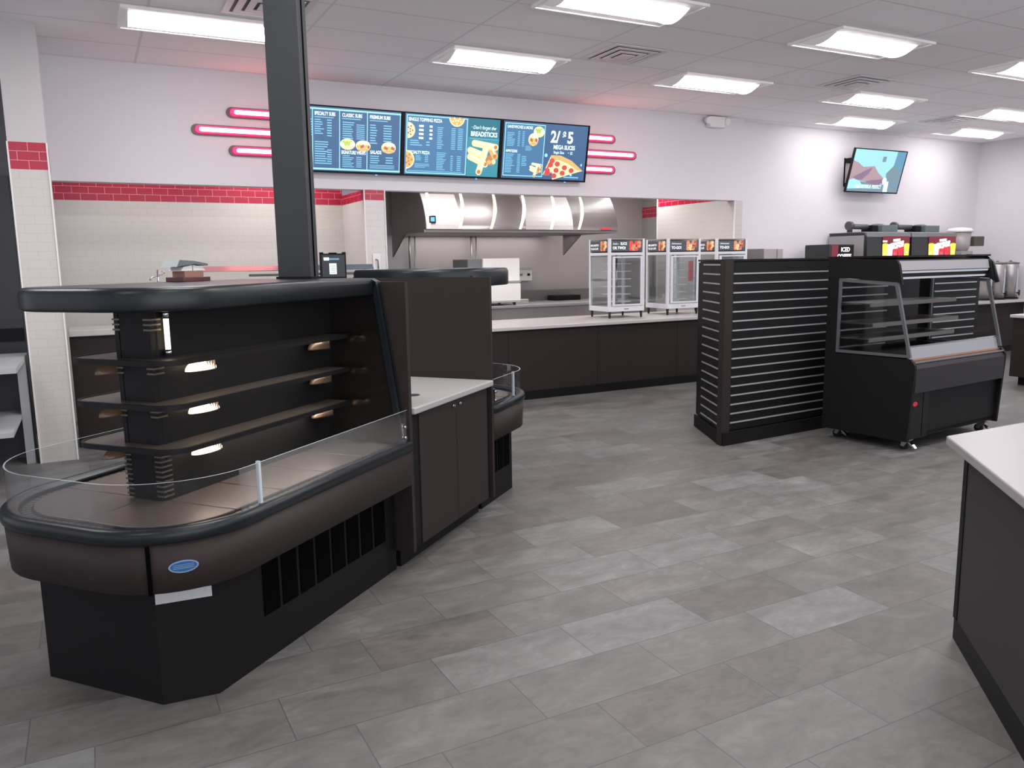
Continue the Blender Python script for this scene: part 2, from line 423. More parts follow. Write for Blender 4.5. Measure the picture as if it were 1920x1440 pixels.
# tiled end of the short wall on the far left
struct('wall_column', MB().box(-0.475, -0.205, 7.56, 7.95, 0, CZ), 'tile_column')
struct('trim_3', MB().box(-0.481, -0.469, 7.550, 7.563, 0, 2.602).box(-0.211, -0.199, 7.550, 7.563, 0, 2.602), 'trim')
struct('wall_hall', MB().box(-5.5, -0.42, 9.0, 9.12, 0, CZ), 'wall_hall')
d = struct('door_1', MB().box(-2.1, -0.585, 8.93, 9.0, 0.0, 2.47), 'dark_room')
mb = MB().box(-2.1, -0.585, 8.915, 8.929, 0.93, 1.05); mb.build('push_bar', 'black', d)
# thin kick strips
struct('baseboard_back', MB().box(8.30, 13.89, 8.785, 8.80, 0, 0.10), 'black')

# ------------------------------------------------------------------ ceiling lights
def make_light():
    t = thing('ceiling_light', '', 'ceiling light', (0, 0, CZ), 0, 'recessed ceiling lights')
    mb = MB()      # shallow white pan with raised rim
    mb.box(-0.61, 0.61, -0.305, 0.305, -0.012, 0)
    mb.box(-0.61, 0.61, -0.305, -0.285, -0.020, -0.012).box(-0.61, 0.61, 0.285, 0.305, -0.020, -0.012)
    mb.box(-0.61, -0.59, -0.285, 0.285, -0.020, -0.012).box(0.59, 0.61, -0.285, 0.285, -0.020, -0.012)
    mb.build('frame', 'fixture', t)
    mb = MB()      # bowed lens
    n = 12; L = []
    for x in (-0.55, 0.50):
        L.append([(x, -0.185 + 0.37 * i / n, -0.013 - 0.052 * math.sin(PI * i / n)) for i in range(n + 1)])
    mb.loft([L[0], L[1]], 0, True)
    mb.build('diffuser', 'diffuser', t)
    for x in (-0.562, 0.506):
        mb = MB()
        P = [(-0.2 + 0.4 * i / n, -0.013 - 0.060 * math.sin(PI * i / n)) for i in range(n + 1)]
        mb.prism_x(P, x, x + 0.010)
        mb.build('end_cap', 'fixture', t)
    return t
LIGHTS = [
    (0.985, 7.11, 'white recessed ceiling light just left of the black post'),
    (3.75, 5.26, 'white recessed ceiling light cut by the top edge above the middle of the room'),
    (3.67, 7.12, 'white recessed ceiling light in front of the menu screens, right of the black post'),
    (6.39, 5.22, 'large white recessed ceiling light right of the middle, near the top of the view'),
    (6.27, 7.06, 'white recessed ceiling light above the three food warmers, before the emergency light'),
    (9.00, 5.20, 'white recessed ceiling light at the right edge, nearest of the right-hand column'),
    (8.79, 6.97, 'white recessed ceiling light above the wall television, second from the back wall'),
    (11.38, 6.90, 'white recessed ceiling light at the right edge beside a dark air vent'),
    (9.99, 8.13, 'white recessed ceiling light hugging the back wall above the wall television'),
    (12.53, 8.08, 'white recessed ceiling light hugging the back wall near the right corner'),
]
proto = make_light()
for i, (x, y, lb) in enumerate(LIGHTS):
    if i == 0: proto.location = (x, y, CZ); proto['label'] = lb
    else: dup(proto, (x, y, CZ), 0, lb)

def make_vent():
    t = thing('air_vent', '', 'air vent', (0, 0, CZ), 0, 'square ceiling vents')
    mb = MB()
    for k, r in enumerate((0.30, 0.225, 0.15, 0.075)):
        w = 0.05 if k < 3 else 0.075; zt = -0.004 - 0.006 * k
        for a, b, c, e in ((-r, r, -r, -r + w), (-r, r, r - w, r), (-r, -r + w, -r + w, r - w), (r - w, r, -r + w, r - w)):
            if b - a > 0 and e - c > 0: mb.box(a, b, c, e, zt - 0.006, zt)
    mb.build('louvre', 'fixture_vent', t)
    MB().box(-0.29, 0.29, -0.29, 0.29, -0.003, 0.0).build('backing', 'vent_dark', t)
    return t
M['fixture_vent'] = mat('vent_enamel', (222, 216, 218), 0.5)
M['vent_dark'] = mat('vent_shadow', (120, 113, 115), 0.7)
VENTS = [(4.64, 6.45, 'white square ceiling vent with stepped louvres between two lights, right of the menu glow'),
         (1.36, 6.38, 'ceiling vent half hidden behind the top of the black post, tinted pink'),
         (7.75, 6.38, 'grey ceiling vent beyond the largest light, above the wall television'),
         (11.1, 7.50, 'dark ceiling vent between the last two lights by the back right corner')]
pv = make_vent()
for i, (x, y, lb) in enumerate(VENTS):
    if i == 0: pv.location = (x, y, CZ); pv['label'] = lb
    else: dup(pv, (x, y, CZ), 0, lb)

# emergency light on the bulkhead
t = thing('emergency_light', 'small white twin-head emergency light at the top of the bulkhead wall', 'emergency light', (7.72, 8.65, 3.385))
MB().box(-.135, .135, -.085, -.001, -.02, 0.125).build('housing', 'white', t, bevel=0.012)
for sx in (-1, 1):
    mb = MB().cyl((sx * 0.165, -0.03, 0.075), (sx * 0.165, -0.10, 0.06), 0.036, 0.044, 16); mb.build('lamp_head', 'white', t)

# ------------------------------------------------------------------ neon bars beside the menu
def neon(x0, x1, z, label):
    t = thing('neon_bar', label, 'neon light', (0, 8.65, z), 0, 'red neon bars beside the menu screens')
    xf = lambda x, y, zz: (x, -zz, y)
    mb = MB(xf).capsule2(x0, x1, 0, 0.052, 0.001, 0.022); mb.build('backing', 'neon_back', t)
    mb = MB(xf).capsule2(x0 + 0.02, x1 - 0.02, 0, 0.036, 0.022, 0.045); mb.build('red_casing', 'neon_red', t)
    mb = MB(xf).capsule2(x0 + 0.04, x1 - 0.04, 0, 0.020, 0.045, 0.056); mb.build('tube', 'neon', t)
neon(1.41, 2.06, 3.128, 'upper short red neon bar left of the black post')
neon(1.07, 2.06, 2.944, 'long middle red neon bar left of the black post')
neon(1.41, 2.06, 2.757, 'lower short red neon bar left of the black post')
neon(5.50, 6.03, 3.122, 'upper short red neon bar right of the menu screens')
neon(5.50, 6.36, 2.935, 'long middle red neon bar right of the menu screens')
neon(5.50, 6.03, 2.742, 'lower short red neon bar right of the menu screens')

# ------------------------------------------------------------------ menu screens
SM = ['s_navy', 's_navy2', 's_teal', 's_teal_dk', 's_cyan', 's_line', 's_white', 's_bread', 's_bread2', 's_crust', 's_pepp', 's_green', 's_meat']
IX = {k: i for i, k in enumerate(SM)}
SW, SH = 1.155, 0.645      # picture size
def lines(mb, x0, x1, y0, y1, n, ragged=True, m='s_line', fill=0.42):
    h = (y1 - y0) / n
    for i in range(n):
        yt = y1 - i * h
        xe = x1 - (random.uniform(0, 0.4) * (x1 - x0) if ragged else 0)
        mb.rect(x0, xe, yt - h * fill, yt, 0.0022, IX[m])
def frame2(mb, x0, x1, y0, y1, w=0.008, m='s_cyan', z=0.0024):
    mb.rect(x0, x1, y0, y0 + w, z, IX[m]); mb.rect(x0, x1, y1 - w, y1, z, IX[m])
    mb.rect(x0, x0 + w, y0, y1, z, IX[m]); mb.rect(x1 - w, x1, y0, y1, z, IX[m])
def sub(mb, cx, cy, w, h, kind):
    mb.disc(cx, cy, w / 2, h / 2, 0.004, IX['s_bread'])
    if kind == 0:
        for i in range(5): mb.disc(cx - w * .25 + i * w * .11, cy + h * (.02 if i % 2 else .16), w * .12, h * .16, 0.0046, IX['s_green'])
        mb.disc(cx - w * .34, cy - h * .05, w * .13, h * .16, 0.005, IX['s_white'])
        mb.disc(cx + w * .30, cy + h * .02, w * .15, h * .2, 0.005, IX['s_white'])
    else:
        for i in range(7):
            mb.disc(cx - w * .36 + i * w * .12, cy - h * .08 + (i % 2) * h * .06, w * .075, h * .16, 0.0046, IX[('s_meat', 's_bread2', 's_green', 's_pepp')[(i + kind) % 4]])
        mb.disc(cx, cy - h * .33, w * .40, h * .13, 0.005, IX['s_bread2'])
        mb.disc(cx + w * .05, cy + h * .30, w * .36, h * .12, 0.0052, IX['s_white'])
def pizza(mb, cx, cy, r, a0, a1, base='s_bread2', top='s_crust'):
    mb.disc(cx, cy, r, r, 0.004, IX['s_bread'], 24, a0, a1)
    mb.disc(cx, cy, r * .86, r * .86, 0.0045, IX[base], 24, a0, a1)
    for i in range(7):
        a = a0 + (a1 - a0) * (i + .5) / 7
        q = r * (.35 + .3 * (i % 2))
        mb.disc(cx + q * math.cos(a), cy + q * math.sin(a), r * .12, r * .12, 0.005, IX[top], 10)
def breadsticks(mb, cx, cy, s):
    def stick(x0, y0, x1, y1, w, m, z, end='s_crust'):
        dx, dy = x1 - x0, y1 - y0; L = math.hypot(dx, dy); nx, ny = -dy / L * w, dx / L * w
        P = [(x0 + nx, y0 + ny), (x0 - nx, y0 - ny), (x1 - nx, y1 - ny), (x1 + nx, y1 + ny)]
        mb.poly(P, z, IX[m]); mb.disc(x0, y0, w, w, z, IX[m], 14); mb.disc(x1, y1, w, w, z, IX[m], 14)
        mb.disc(x1, y1, w * .62, w * .62, z + .0003, IX[end], 12)
        mb.poly([(x0 + nx * .5, y0 + ny * .5), (x0 + nx * .15, y0 + ny * .15), (x1 + nx * .15, y1 + ny * .15), (x1 + nx * .5, y1 + ny * .5)], z + .0002, IX['s_white'])
    stick(cx - s, cy - s * .25, cx + s * .2, cy - s * .72, s * .22, 's_bread', 0.0040)
    stick(cx - s, cy + s * .18, cx + s * .1, cy - s * .15, s * .22, 's_bread', 0.0046)
    mb.disc(cx + s * .62, cy - s * .42, s * .40, s * .36, 0.005, IX['s_crust'], 18)
    mb.disc(cx + s * .50, cy - s * .56, s * .17, s * .15, 0.0055, IX['s_bread2'], 14)
    mb.disc(cx + s * .85, cy - s * .52, s * .16, s * .17, 0.0055, IX['s_bread'], 14)
    stick(cx + s * .55, cy + s * .45, cx + s * .92, cy - s * .15, s * .24, 's_bread2', 0.006)
    stick(cx - s * .7, cy + s * .66, cx + s * .95, cy + s * .46, s * .22, 's_bread', 0.0066)
    stick(cx + s * .22, cy + s * .42, cx - s * .28, cy - s * 1.25, s * .23, 's_bread', 0.0075)

def menu_1(mb):
    mb.rect(0, SW, 0, SH, 0.001, IX['s_navy'])
    mb.rect(0, SW, 0.015, 0.032, 0.002, IX['s_cyan']); mb.rect(0, SW, SH - .030, SH - .014, 0.002, IX['s_cyan'])
    for x in (0.19, 0.475, 0.775, 1.143): mb.rect(x, x + 0.008, 0.02, SH - .02, 0.0021, IX['s_cyan'])
    for x, tt in ((0.215, 'SPECIALTY SUBS'), (0.505, 'CLASSIC SUBS'), (0.805, 'PREMIUM SUBS')):
        mb.text(tt, x, SH - .085, 0.050, IX['s_white'], z=0.003, bold=0.0015, sx=0.60 if x < .3 else 0.70)
        lines(mb, x, x + .20, SH - .12, SH - .10, 1, False)
    for x in (0.02, 0.215):
        lines(mb, x, x + .10, .36, .52, 7); lines(mb, x + .13, x + .18, .34, .52, 7, False)
        lines(mb, x, x + .15, .06, .30, 10); lines(mb, x + .13, x + .18, .06, .22, 7, False)
    lines(mb, .51, .64, .33, .51, 8); lines(mb, .66, .75, .33, .49, 8, False)
    lines(mb, .81, .90, .29, .50, 8); lines(mb, .96, 1.05, .29, .50, 8, False)
    mb.text('SIGNATURE WRAPS', .497, .185, 0.050, IX['s_white'], z=0.003, bold=0.0015, sx=0.60)
    mb.text('SALADS', .815, .20, 0.050, IX['s_white'], z=0.003, bold=0.0015, sx=0.72)
    lines(mb, .51, .64, .04, .17, 7); lines(mb, .66, .72, .04, .16, 6, False)
    lines(mb, .815, .95, .09, .18, 4); lines(mb, .99, 1.07, .09, .17, 3, False); lines(mb, .81, 1.09, .04, .085, 3, False)
    sub(mb, .565, .285, .165, .115, 0); sub(mb, .735, .275, .165, .115, 1); sub(mb, 1.02, .27, .165, .12, 2)
def menu_2(mb):
    mb.rect(0, SW, 0, SH, 0.001, IX['s_navy2'])
    frame2(mb, .015, .745, .018, SH - .012, .010)
    mb.rect(.757, SW, 0, SH, 0.0012, IX['s_teal']); mb.rect(.757, SW, .44, SH, 0.0014, IX['s_teal_dk'])
    mb.text('SINGLE TOPPING PIZZA', .035, SH - .075, .050, IX['s_white'], z=.003, bold=.0013, sx=.74)
    for i in range(4):
        y = SH - .135 - i * .042
        mb.rect(.16, .215, y, y + .022, .0025, IX['s_white']); mb.rect(.285, .32, y, y + .022, .0025, IX['s_white'])
    lines(mb, .38, .46, .28, .52, 12); lines(mb, .55, .60, .28, .52, 12, False); lines(mb, .63, .69, .28, .52, 12, False)
    lines(mb, .06, .22, .30, .37, 3); lines(mb, .25, .29, .30, .36, 2, False)
    mb.text('SPECIALTY PIZZA', .03, .225, .046, IX['s_white'], z=.003, bold=.0013, sx=.74)
    lines(mb, .13, .20, .15, .21, 5); lines(mb, .24, .28, .13, .21, 4, False); lines(mb, .12, .30, .07, .12, 3)
    lines(mb, .38, .50, .05, .25, 11); lines(mb, .55, .58, .05, .22, 8, False); lines(mb, .63, .68, .05, .22, 8, False); lines(mb, .04, .7, .03, .045, 1, False)
    pizza(mb, .03, .47, .085, -PI / 2, PI / 2, 's_bread', 's_meat'); pizza(mb, .015, .16, .10, -PI / 2, PI / 2, 's_bread2', 's_crust'); pizza(mb, .61, SH - .012, .095, PI, 2 * PI, 's_bread2', 's_bread')
    mb.text("Don't forget the", .957, SH - .115, .054, IX['s_white'], 'CENTER', .003, .0005, .80, 0.35)
    mb.text('BREADSTICKS', .957, SH - .192, .070, IX['s_white'], 'CENTER', .003, .0025, .78)
    mb.rect(.79, .83, SH - .1, SH - .094, .003, IX['s_line']); mb.rect(1.08, 1.12, SH - .1, SH - .094, .003, IX['s_line'])
    mb.rect(.78, 1.13, SH - .225, SH - .221, .003, IX['s_line'])
    breadsticks(mb, .955, .265, .165)
def menu_3(mb):
    mb.rect(0, SW, 0, SH, 0.001, IX['s_navy'])
    frame2(mb, .018, .555, .03, SH - .018, .009)
    mb.rect(.03, .545, .04, SH - .03, .0012, IX['s_navy2'])
    mb.text('SANDWICHES & MORE', .045, SH - .075, .046, IX['s_white'], z=.003, bold=.0010, sx=.72)
    lines(mb, .05, .16, .36, .52, 9); lines(mb, .19, .22, .36, .54, 9, False); lines(mb, .25, .28, .36, .54, 9, False); lines(mb, .30, .39, .32, .38, 4)
    mb.text('APPETIZERS', .04, .30, .040, IX['s_white'], z=.003, bold=.0010, sx=.74)
    lines(mb, .04, .17, .06, .28, 12); lines(mb, .20, .24, .06, .28, 12, False); lines(mb, .26, .33, .14, .26, 6)
    sub(mb, .47, .545, .15, .125, 0); sub(mb, .40, .455, .135, .145, 2)
    breadsticks(mb, .46, .13, .072)
    mb.text('2/', .635, SH - .205, .185, IX['s_white'], z=.003, bold=.006, sx=.86)
    mb.text('$', .800, SH - .150, .105, IX['s_white'], z=.003, bold=.004, sx=.86)
    mb.text('5', .868, SH - .205, .185, IX['s_white'], z=.003, bold=.006, sx=.95)
    mb.text('MEGA SLICES', .835, SH - .282, .067, IX['s_white'], 'CENTER', .003, .0022, .78)
    mb.text('Single Slice', .765, SH - .335, .044, IX['s_white'], 'CENTER', .003, .0006, .78)
    mb.disc(.90, SH - .32, .006, .006, .003, IX['s_white'], 10)
    mb.text('$2', .925, SH - .335, .044, IX['s_white'], z=.003, bold=.0006, sx=.78)
    mb.disc(.59, .285, .022, .022, .003, IX['s_cyan'], 8); mb.disc(1.10, .19, .012, .016, .003, IX['s_cyan'], 8); mb.disc(.96, .07, .016, .02, .003, IX['s_cyan'], 8)
    mb.rect(.86, 1.07, .03, .045, .003, IX['s_line'])
    # pepperoni slice
    mb.poly([(.66, .285), (.80, .285), (.95, .23), (1.12, .12), (1.06, .105), (.70, .003), (.69, .09), (.56, .055)], .004, IX['s_bread'])
    mb.poly([(.66, .29), (.80, .29), (.96, .235), (1.13, .12), (1.05, .125), (.90, .20), (.78, .235), (.655, .24)], .0045, IX['s_bread2'])
    mb.poly([(.60, .045), (.57, .06), (.655, .24), (.675, .24)], .0046, IX['s_meat'])
    for x, y in ((.68, .225), (.66, .175), (.62, .11), (.755, .19), (.745, .115), (.86, .15), (.835, .085), (.96, .12), (.72, .05), (.63, .08)):
        mb.disc(x, y, .037, .030, .005, IX['s_pepp'], 16)

def screen(x0, ztop, ytop, painter, label, W=1.205, H=0.675, tilt=math.atan2(.12, .66), cat='menu screen', group=None):
    t = thing('mounted_menu_screen' if cat == 'menu screen' else 'wall_television', label, cat, (x0, ytop, ztop), 0, group)
    # local sheet: x right, y up the screen, z out towards the room; hinge is the top-left corner
    R = Matrix.Rotation(tilt, 3, 'X')
    def xf(x, y, z):
        v = R @ Vector((x, -z, y - H)); return tuple(v)
    mb = MB(xf).box(0, W, 0, H, -0.035, -0.001); mb.build('casing', 'black', t, bevel=0.004)
    mb = MB(xf)
    b = 0.014
    mb.box(0, W, 0, b + .006, -.001, .006).box(0, W, H - b, H, -.001, .006).box(0, b, b + .006, H - b, -.001, .006).box(W - b, W, b + .006, H - b, -.001, .006)
    mb.build('bezel', 'black', t)
    dx = (W - SW) / 2; dy = (H - SH) / 2
    mb = MB(lambda x, y, z: xf(x + dx, y + dy, z)); painter(mb)
    mb.build('display', SM if cat == 'menu screen' else TVM, t, recalc=False)
    mb = MB(xf).box(W * .75, W * .75 + .02, -.012, .0, -.01, .002); mb.build('indicator', 'led_blue', t)
    return t, xf
M['led_blue'] = scr('blue_led', (90, 170, 255), 1.2)
for x0, p, lb in ((1.962, menu_1, 'menu screen listing subs, wraps and salads, partly behind the black post'),
                  (3.168, menu_2, 'middle menu screen with breadsticks advert and pizza list'),
                  (4.374, menu_3, 'menu screen at the right end showing 2/$5 mega slices and a pepperoni slice')):
    t, xf = screen(x0, 3.234, 8.45, p, lb, group='menu screens above the kitchen opening')
    # wall bracket behind the panel
    mb = MB().box(.35, .85, .145, .199, -.40, -.30); mb.build('wall_bracket', 'black_metal', t)

# ------------------------------------------------------------------ wall television
TVM = ['s_sky', 's_skin', 's_skin2', 's_blue', 's_slate', 's_white', 's_cyan']
def tv_art(mb):
    mb.rect(0, SW, 0, SH, .001, 0)
    mb.poly([(.86, 0), (SW, 0), (SW, SH), (.95, SH), (.93, .42), (.80, .30)], .0014, 3)
    mb.poly([(.80, .30), (.93, .42), (SW, .35), (SW, .12), (.95, .12)], .0017, 4)
    mb.poly([(0, 0), (SW, 0), (SW, .10), (.60, .14), (.30, .16), (0, .22)], .0020, 4)
    mb.poly([(0, .14), (0, .47), (.12, .44), (.25, .38), (.50, .40), (.62, .30), (.76, .23), (.80, .16), (.60, .12), (.36, .16), (.20, .18)], .0024, 1)
    mb.poly([(.06, .22), (.34, .34), (.46, .38), (.40, .28), (.28, .19), (.16, .19)], .0028, 2)
    mb.poly([(.36, .16), (.60, .12), (.80, .15), (.76, .22), (.62, .20), (.48, .19)], .0030, 2)
    mb.poly([(.0, .05), (.0, .18), (.10, .20), (.24, .17), (.30, .12), (.46, .12), (.48, .07)], .0032, 6)
    mb.disc(.80, .19, .05, .05, .0036, 5); mb.poly([(.82, .02), (.92, .02), (.90, .18), (.80, .18)], .0034, 5)
    mb.rect(.64, .72, .47, .55, .0034, 4)
    mb.text('CREATE YOUR PERFECT', .46, .065, .075, 5, 'CENTER', .004, .002, .74)
t, xf = screen(10.31, 3.216, 8.44, tv_art, 'wall television tilted down on a bracket, showing pink and aqua picture', W=1.19, H=0.655, tilt=math.atan2(.158, .63), cat='television')
mb = MB().box(.19, .205, .345, .359, -.53, -.10)                     # wall plate with two arms a side
for x in (.19, .98):
    mb.box(x, x + .015, .345, .359, -.53, -.10).box(x, x + .02, .072, .345, -.17, -.11).box(x, x + .02, .180, .345, -.53, -.48)
mb.box(.205, .98, .345, .359, -.17, -.11)
mb.build('wall_bracket', 'black_metal', t)

# ------------------------------------------------------------------ kitchen
t = thing('exhaust_hood', 'long stainless exhaust hood with curved front and painted streaks of reflected light above the kitchen line', 'exhaust hood', (3.93, 9.80, 0))
prof = [(0.0, 2.04)]
for i in range(9):
    a = i / 8.0
    prof.append((0.0 + 0.22 * a * a, 2.04 + 0.50 * a))
prof += [(0.30, 2.88), (1.30, 2.88), (1.30, 2.04)]
M['hood_steel'] = mat('hood_steel', (128, 122, 122), 0.4, 0.6, noise=0.06, nscale=8, stretch=(30, 30, 0.6))
MB().prism_x(prof, 0, 3.02, 0, True).build('canopy_shell', 'hood_steel', t)
def face_pt(a): return 0.22 * a * a, 2.04 + .50 * a
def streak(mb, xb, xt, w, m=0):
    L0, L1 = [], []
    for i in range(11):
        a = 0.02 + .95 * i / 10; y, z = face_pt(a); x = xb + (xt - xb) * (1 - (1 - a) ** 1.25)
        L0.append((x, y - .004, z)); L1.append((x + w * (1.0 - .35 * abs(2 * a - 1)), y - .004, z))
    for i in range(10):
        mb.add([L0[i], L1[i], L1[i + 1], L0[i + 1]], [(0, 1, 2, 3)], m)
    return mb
for i, (xb, xt) in enumerate(((.03, .105), (.475, .59), (.94, 1.085), (1.385, 1.54), (1.88, 2.02), (2.34, 2.495))):  # glowing streaks painted on for reflected light on the steel
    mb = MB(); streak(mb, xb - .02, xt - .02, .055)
    mb.build('reflected_streak', 'streak_white' if i in (0, 3, 4) else 'streak_warm', t)
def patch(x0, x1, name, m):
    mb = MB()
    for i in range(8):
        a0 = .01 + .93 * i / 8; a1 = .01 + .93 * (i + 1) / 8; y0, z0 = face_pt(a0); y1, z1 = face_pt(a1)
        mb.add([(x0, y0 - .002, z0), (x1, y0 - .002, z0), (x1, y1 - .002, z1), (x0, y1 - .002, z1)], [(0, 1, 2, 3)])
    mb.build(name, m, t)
M['hood_bright_patch'] = mat('painted_hood_reflection', (176, 171, 170), 0.5, 0.2)  # pale patches painted on the hood for reflected ceiling light
patch(.005, .49, 'reflected_light_patch', 'hood_bright_patch'); patch(1.48, 2.25, 'reflected_light_patch', 'hood_bright_patch')
mb = MB().box(.045, .135, -.012, .004, 2.12, 2.215); c = mb.build('control_display', 'black', t)
MB().rect(0, 0, 0, 0).add([(.062, -.0135, 2.14), (.118, -.0135, 2.14), (.118, -.0135, 2.195), (.062, -.0135, 2.195)], [(0, 1, 2, 3)]).build('lit_face', 'led_blue', c)
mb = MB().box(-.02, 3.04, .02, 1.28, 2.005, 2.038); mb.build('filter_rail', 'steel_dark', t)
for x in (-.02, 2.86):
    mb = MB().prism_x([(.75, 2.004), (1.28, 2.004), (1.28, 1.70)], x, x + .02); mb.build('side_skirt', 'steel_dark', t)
mb = MB().box(2.72, 2.90, -.006, .006, 2.048, 2.075); mb.build('nameplate', 'red', t)

for i, (x, lb) in enumerate(((4.26, 'thin dark gas pipe dropping from the hood, left of the pair'), (5.27, 'thin dark gas pipe dropping from the hood behind the white oven'))):
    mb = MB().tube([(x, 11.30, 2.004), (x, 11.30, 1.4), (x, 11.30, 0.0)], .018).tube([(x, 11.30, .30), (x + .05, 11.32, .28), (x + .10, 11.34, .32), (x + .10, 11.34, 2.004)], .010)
    o = mb.build('gas_pipe', 'steel_dark'); tag(o, lb, 'pipe', 'gas pipes below the hood')

t = thing('work_table', 'stainless kitchen work table behind the service counter', 'work table', (4.3, 10.0, 0))
MB().box(0, 3.35, 0, 1.0, .955, .995).build('table_top', 'steel', t, bevel=.004)
MB().box(.03, 3.32, .04, .06, .12, .954).build('front_panel', 'steel', t)
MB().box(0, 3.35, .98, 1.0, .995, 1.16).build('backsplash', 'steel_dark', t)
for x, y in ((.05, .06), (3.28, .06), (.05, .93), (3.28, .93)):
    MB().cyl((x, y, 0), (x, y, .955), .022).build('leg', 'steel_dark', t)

t = thing('countertop_oven', 'white countertop oven on the stainless table behind the island canopy', 'oven', (4.66, 10.05, .997))
MB().box(.20, .78, 0, .62, .04, .66).build('body', 'steel_pale', t, bevel=.01)
MB().box(.20, .78, -.02, -.001, .06, .30).build('door', 'steel_pale', t, bevel=.006)
MB().box(.20, .78, -.03, -.001, .325, .345).build('ledge', 'grey_mid', t)
MB().box(-.02, .195, .03, .55, .04, .655).build('control_side', 'grey', t, bevel=.012)
for x, y in ((.24, .06), (.72, .06), (.24, .55), (.72, .55)): MB().cyl((x, y, 0), (x, y, .04), .018).build('foot', 'rubber', t)

t = thing('outlet_box', 'small white outlet box on the kitchen back wall right of the oven', 'outlet box', (5.98, 11.399, 1.30))
MB().box(0, .36, -.10, 0, 0, .18).build('housing', 'steel_pale', t, bevel=.006)
MB().box(.02, .34, -.125, -.09, .181, .215).build('hood_lip', 'grey_mid', t)
MB().box(.27, .32, -.106, -.099, .08, .12).build('socket', 'black', t); MB().box(.13, .18, -.106, -.099, .085, .115).build('socket', 'grey', t)
o = MB().box(6.42, 6.90, 10.72, 10.95, .996, 1.075).build('baking_pan', 'black_metal', bevel=.01); tag(o, 'dark baking pan at the back of the stainless work table', 'pan')
o = MB().box(5.50, 5.72, 10.30, 10.42, .996, 1.06).build('small_bin', 'steel', bevel=.006); tag(o, 'small stainless bin on the work table beside the white oven', 'bin')

# ------------------------------------------------------------------ service counter with white top
t = thing('service_counter', 'long dark panelled service counter base below the food warmers', 'counter', (0, 8.06, 0))
xs = [2.99, 4.2, 5.43, 6.66, 8.12]
for a, b in zip(xs[:-1], xs[1:]):
    MB().box(a + .002, b - .002, 0, .02, .10, .825).build('front_panel', 'laminate', t)
MB().box(2.99, 8.12, .021, 1.06, .02, .825).build('carcass', 'laminate', t)
MB().box(2.99, 8.12, -.006, .02, 0, .098).build('kick_board', 'black', t)
o = MB().box(2.99, 8.12, 8.02, 9.16, .826, .866).build('countertop', 'quartz', bevel=.006); tag(o, 'white quartz countertop carrying the food warmers', 'countertop')

t = thing('raised_counter', 'dark raised counter front left of the island, beside the tiled column', 'counter', (0, 8.06, 0))
MB().box(-.195, 2.74, 0, .42, .09, 1.005).build('front_panel', 'laminate', t)
MB().box(-.195, 2.74, -.006, .4, 0, .088).build('kick_board', 'black', t)
o = MB().box(-.195, 2.74, 8.02, 8.52, 1.006, 1.062).build('countertop', 'quartz', bevel=.006); tag(o, 'white raised countertop glimpsed between tiled column and island', 'countertop')

# things on the raised counter
t = thing('order_kiosk', 'black tablet kiosk with a lit white square, right of the black post', 'kiosk', (2.24, 8.16, 1.062))
MB().box(-.11, .11, -.02, .14, 0, .012).build('base_plate', 'black', t, bevel=.004)
MB().box(-.03, .03, .03, .07, .012, .42).build('stand', 'black', t)
xfk = lambda x, y, z: (x, z, y)
mb = MB().box(-.135, .135, 0, .035, .40, .655); mb.box(-.135, -.10, -.005, .04, .655, .668).box(.10, .135, -.005, .04, .655, .668).box(-.04, .04, -.005, .04, .655, .665)
mb.build('rugged_case', 'black', t, bevel=.006)
mb = MB(xfk); mb.rect(-.118, .118, .418, .640, -.002, 0); mb.rect(-.10, -.045, .585, .615, -.003, 1); mb.rect(-.045, .06, .590, .607, -.0028, 2); mb.rect(-.045, .03, .445, .555, -.003, 1)
for i in range(4): mb.rect(-.035, .02, .46 + i * .022, .466 + i * .022, -.0035, 2)
mb.build('display', ['s_dark', 's_white', 's_blue'], t, recalc=False)

t = thing('dispenser_tap', 'small chrome tap standing up behind the left end of the canopy', 'tap', (.58, 8.25, 1.062))
MB().cyl((0, 0, 0), (0, 0, .015), .035).cyl((0, 0, .015), (0.005, 0, .52), .014, .011).build('column', 'chrome', t)
MB().tube([(0.004, 0, .45), (-.045, -.02, .455), (-.065, -.03, .44), (-.07, -.03, .42)], .008).build('spout', 'chrome', t)
MB().tube([(0.004, 0, .47), (.04, 0, .475), (.062, 0, .49), (.055, 0, .505), (.035, 0, .50)], .006).build('handle', 'chrome', t)

t = thing('sneeze_guard', 'slanted glass food guard over the raised counter catching pink neon glare', 'food guard', (0, 8.38, 1.062))
for x in (1.0, 2.68):
    MB().box(x - .012, x + .012, .05, .074, 0, .515).build('support_post', 'alu', t)
MB().box(1.44, 2.62, -.03, .049, .435, .460).build('shelf_board', 'grey_dark', t, bevel=.004)
a = math.radians(41)
def xg(x, y, z): return (x, y * math.cos(a) - z * math.sin(a), .488 + y * math.sin(a) + z * math.cos(a))
M['guard'] = mat('guard_glass', (176, 172, 172), 0.18, 0.9)
mb = MB(xg).box(.94, 2.74, 0, .075, 0, .006); mb.build('glass_shelf', 'guard', t)

t = thing('wall_plate', 'white wall plate with dark lever on the tiled jamb', 'wall plate', (2.862, 8.652, 1.54))
MB().box(-.046, .046, -.02, -.001, 0, .175).build('plate', 'white', t, bevel=.006)
MB().tube([(-.012, -.024, .115), (.002, -.05, .105), (.006, -.045, .05), (.012, -.03, .01)], .008).build('lever', 'grey', t)

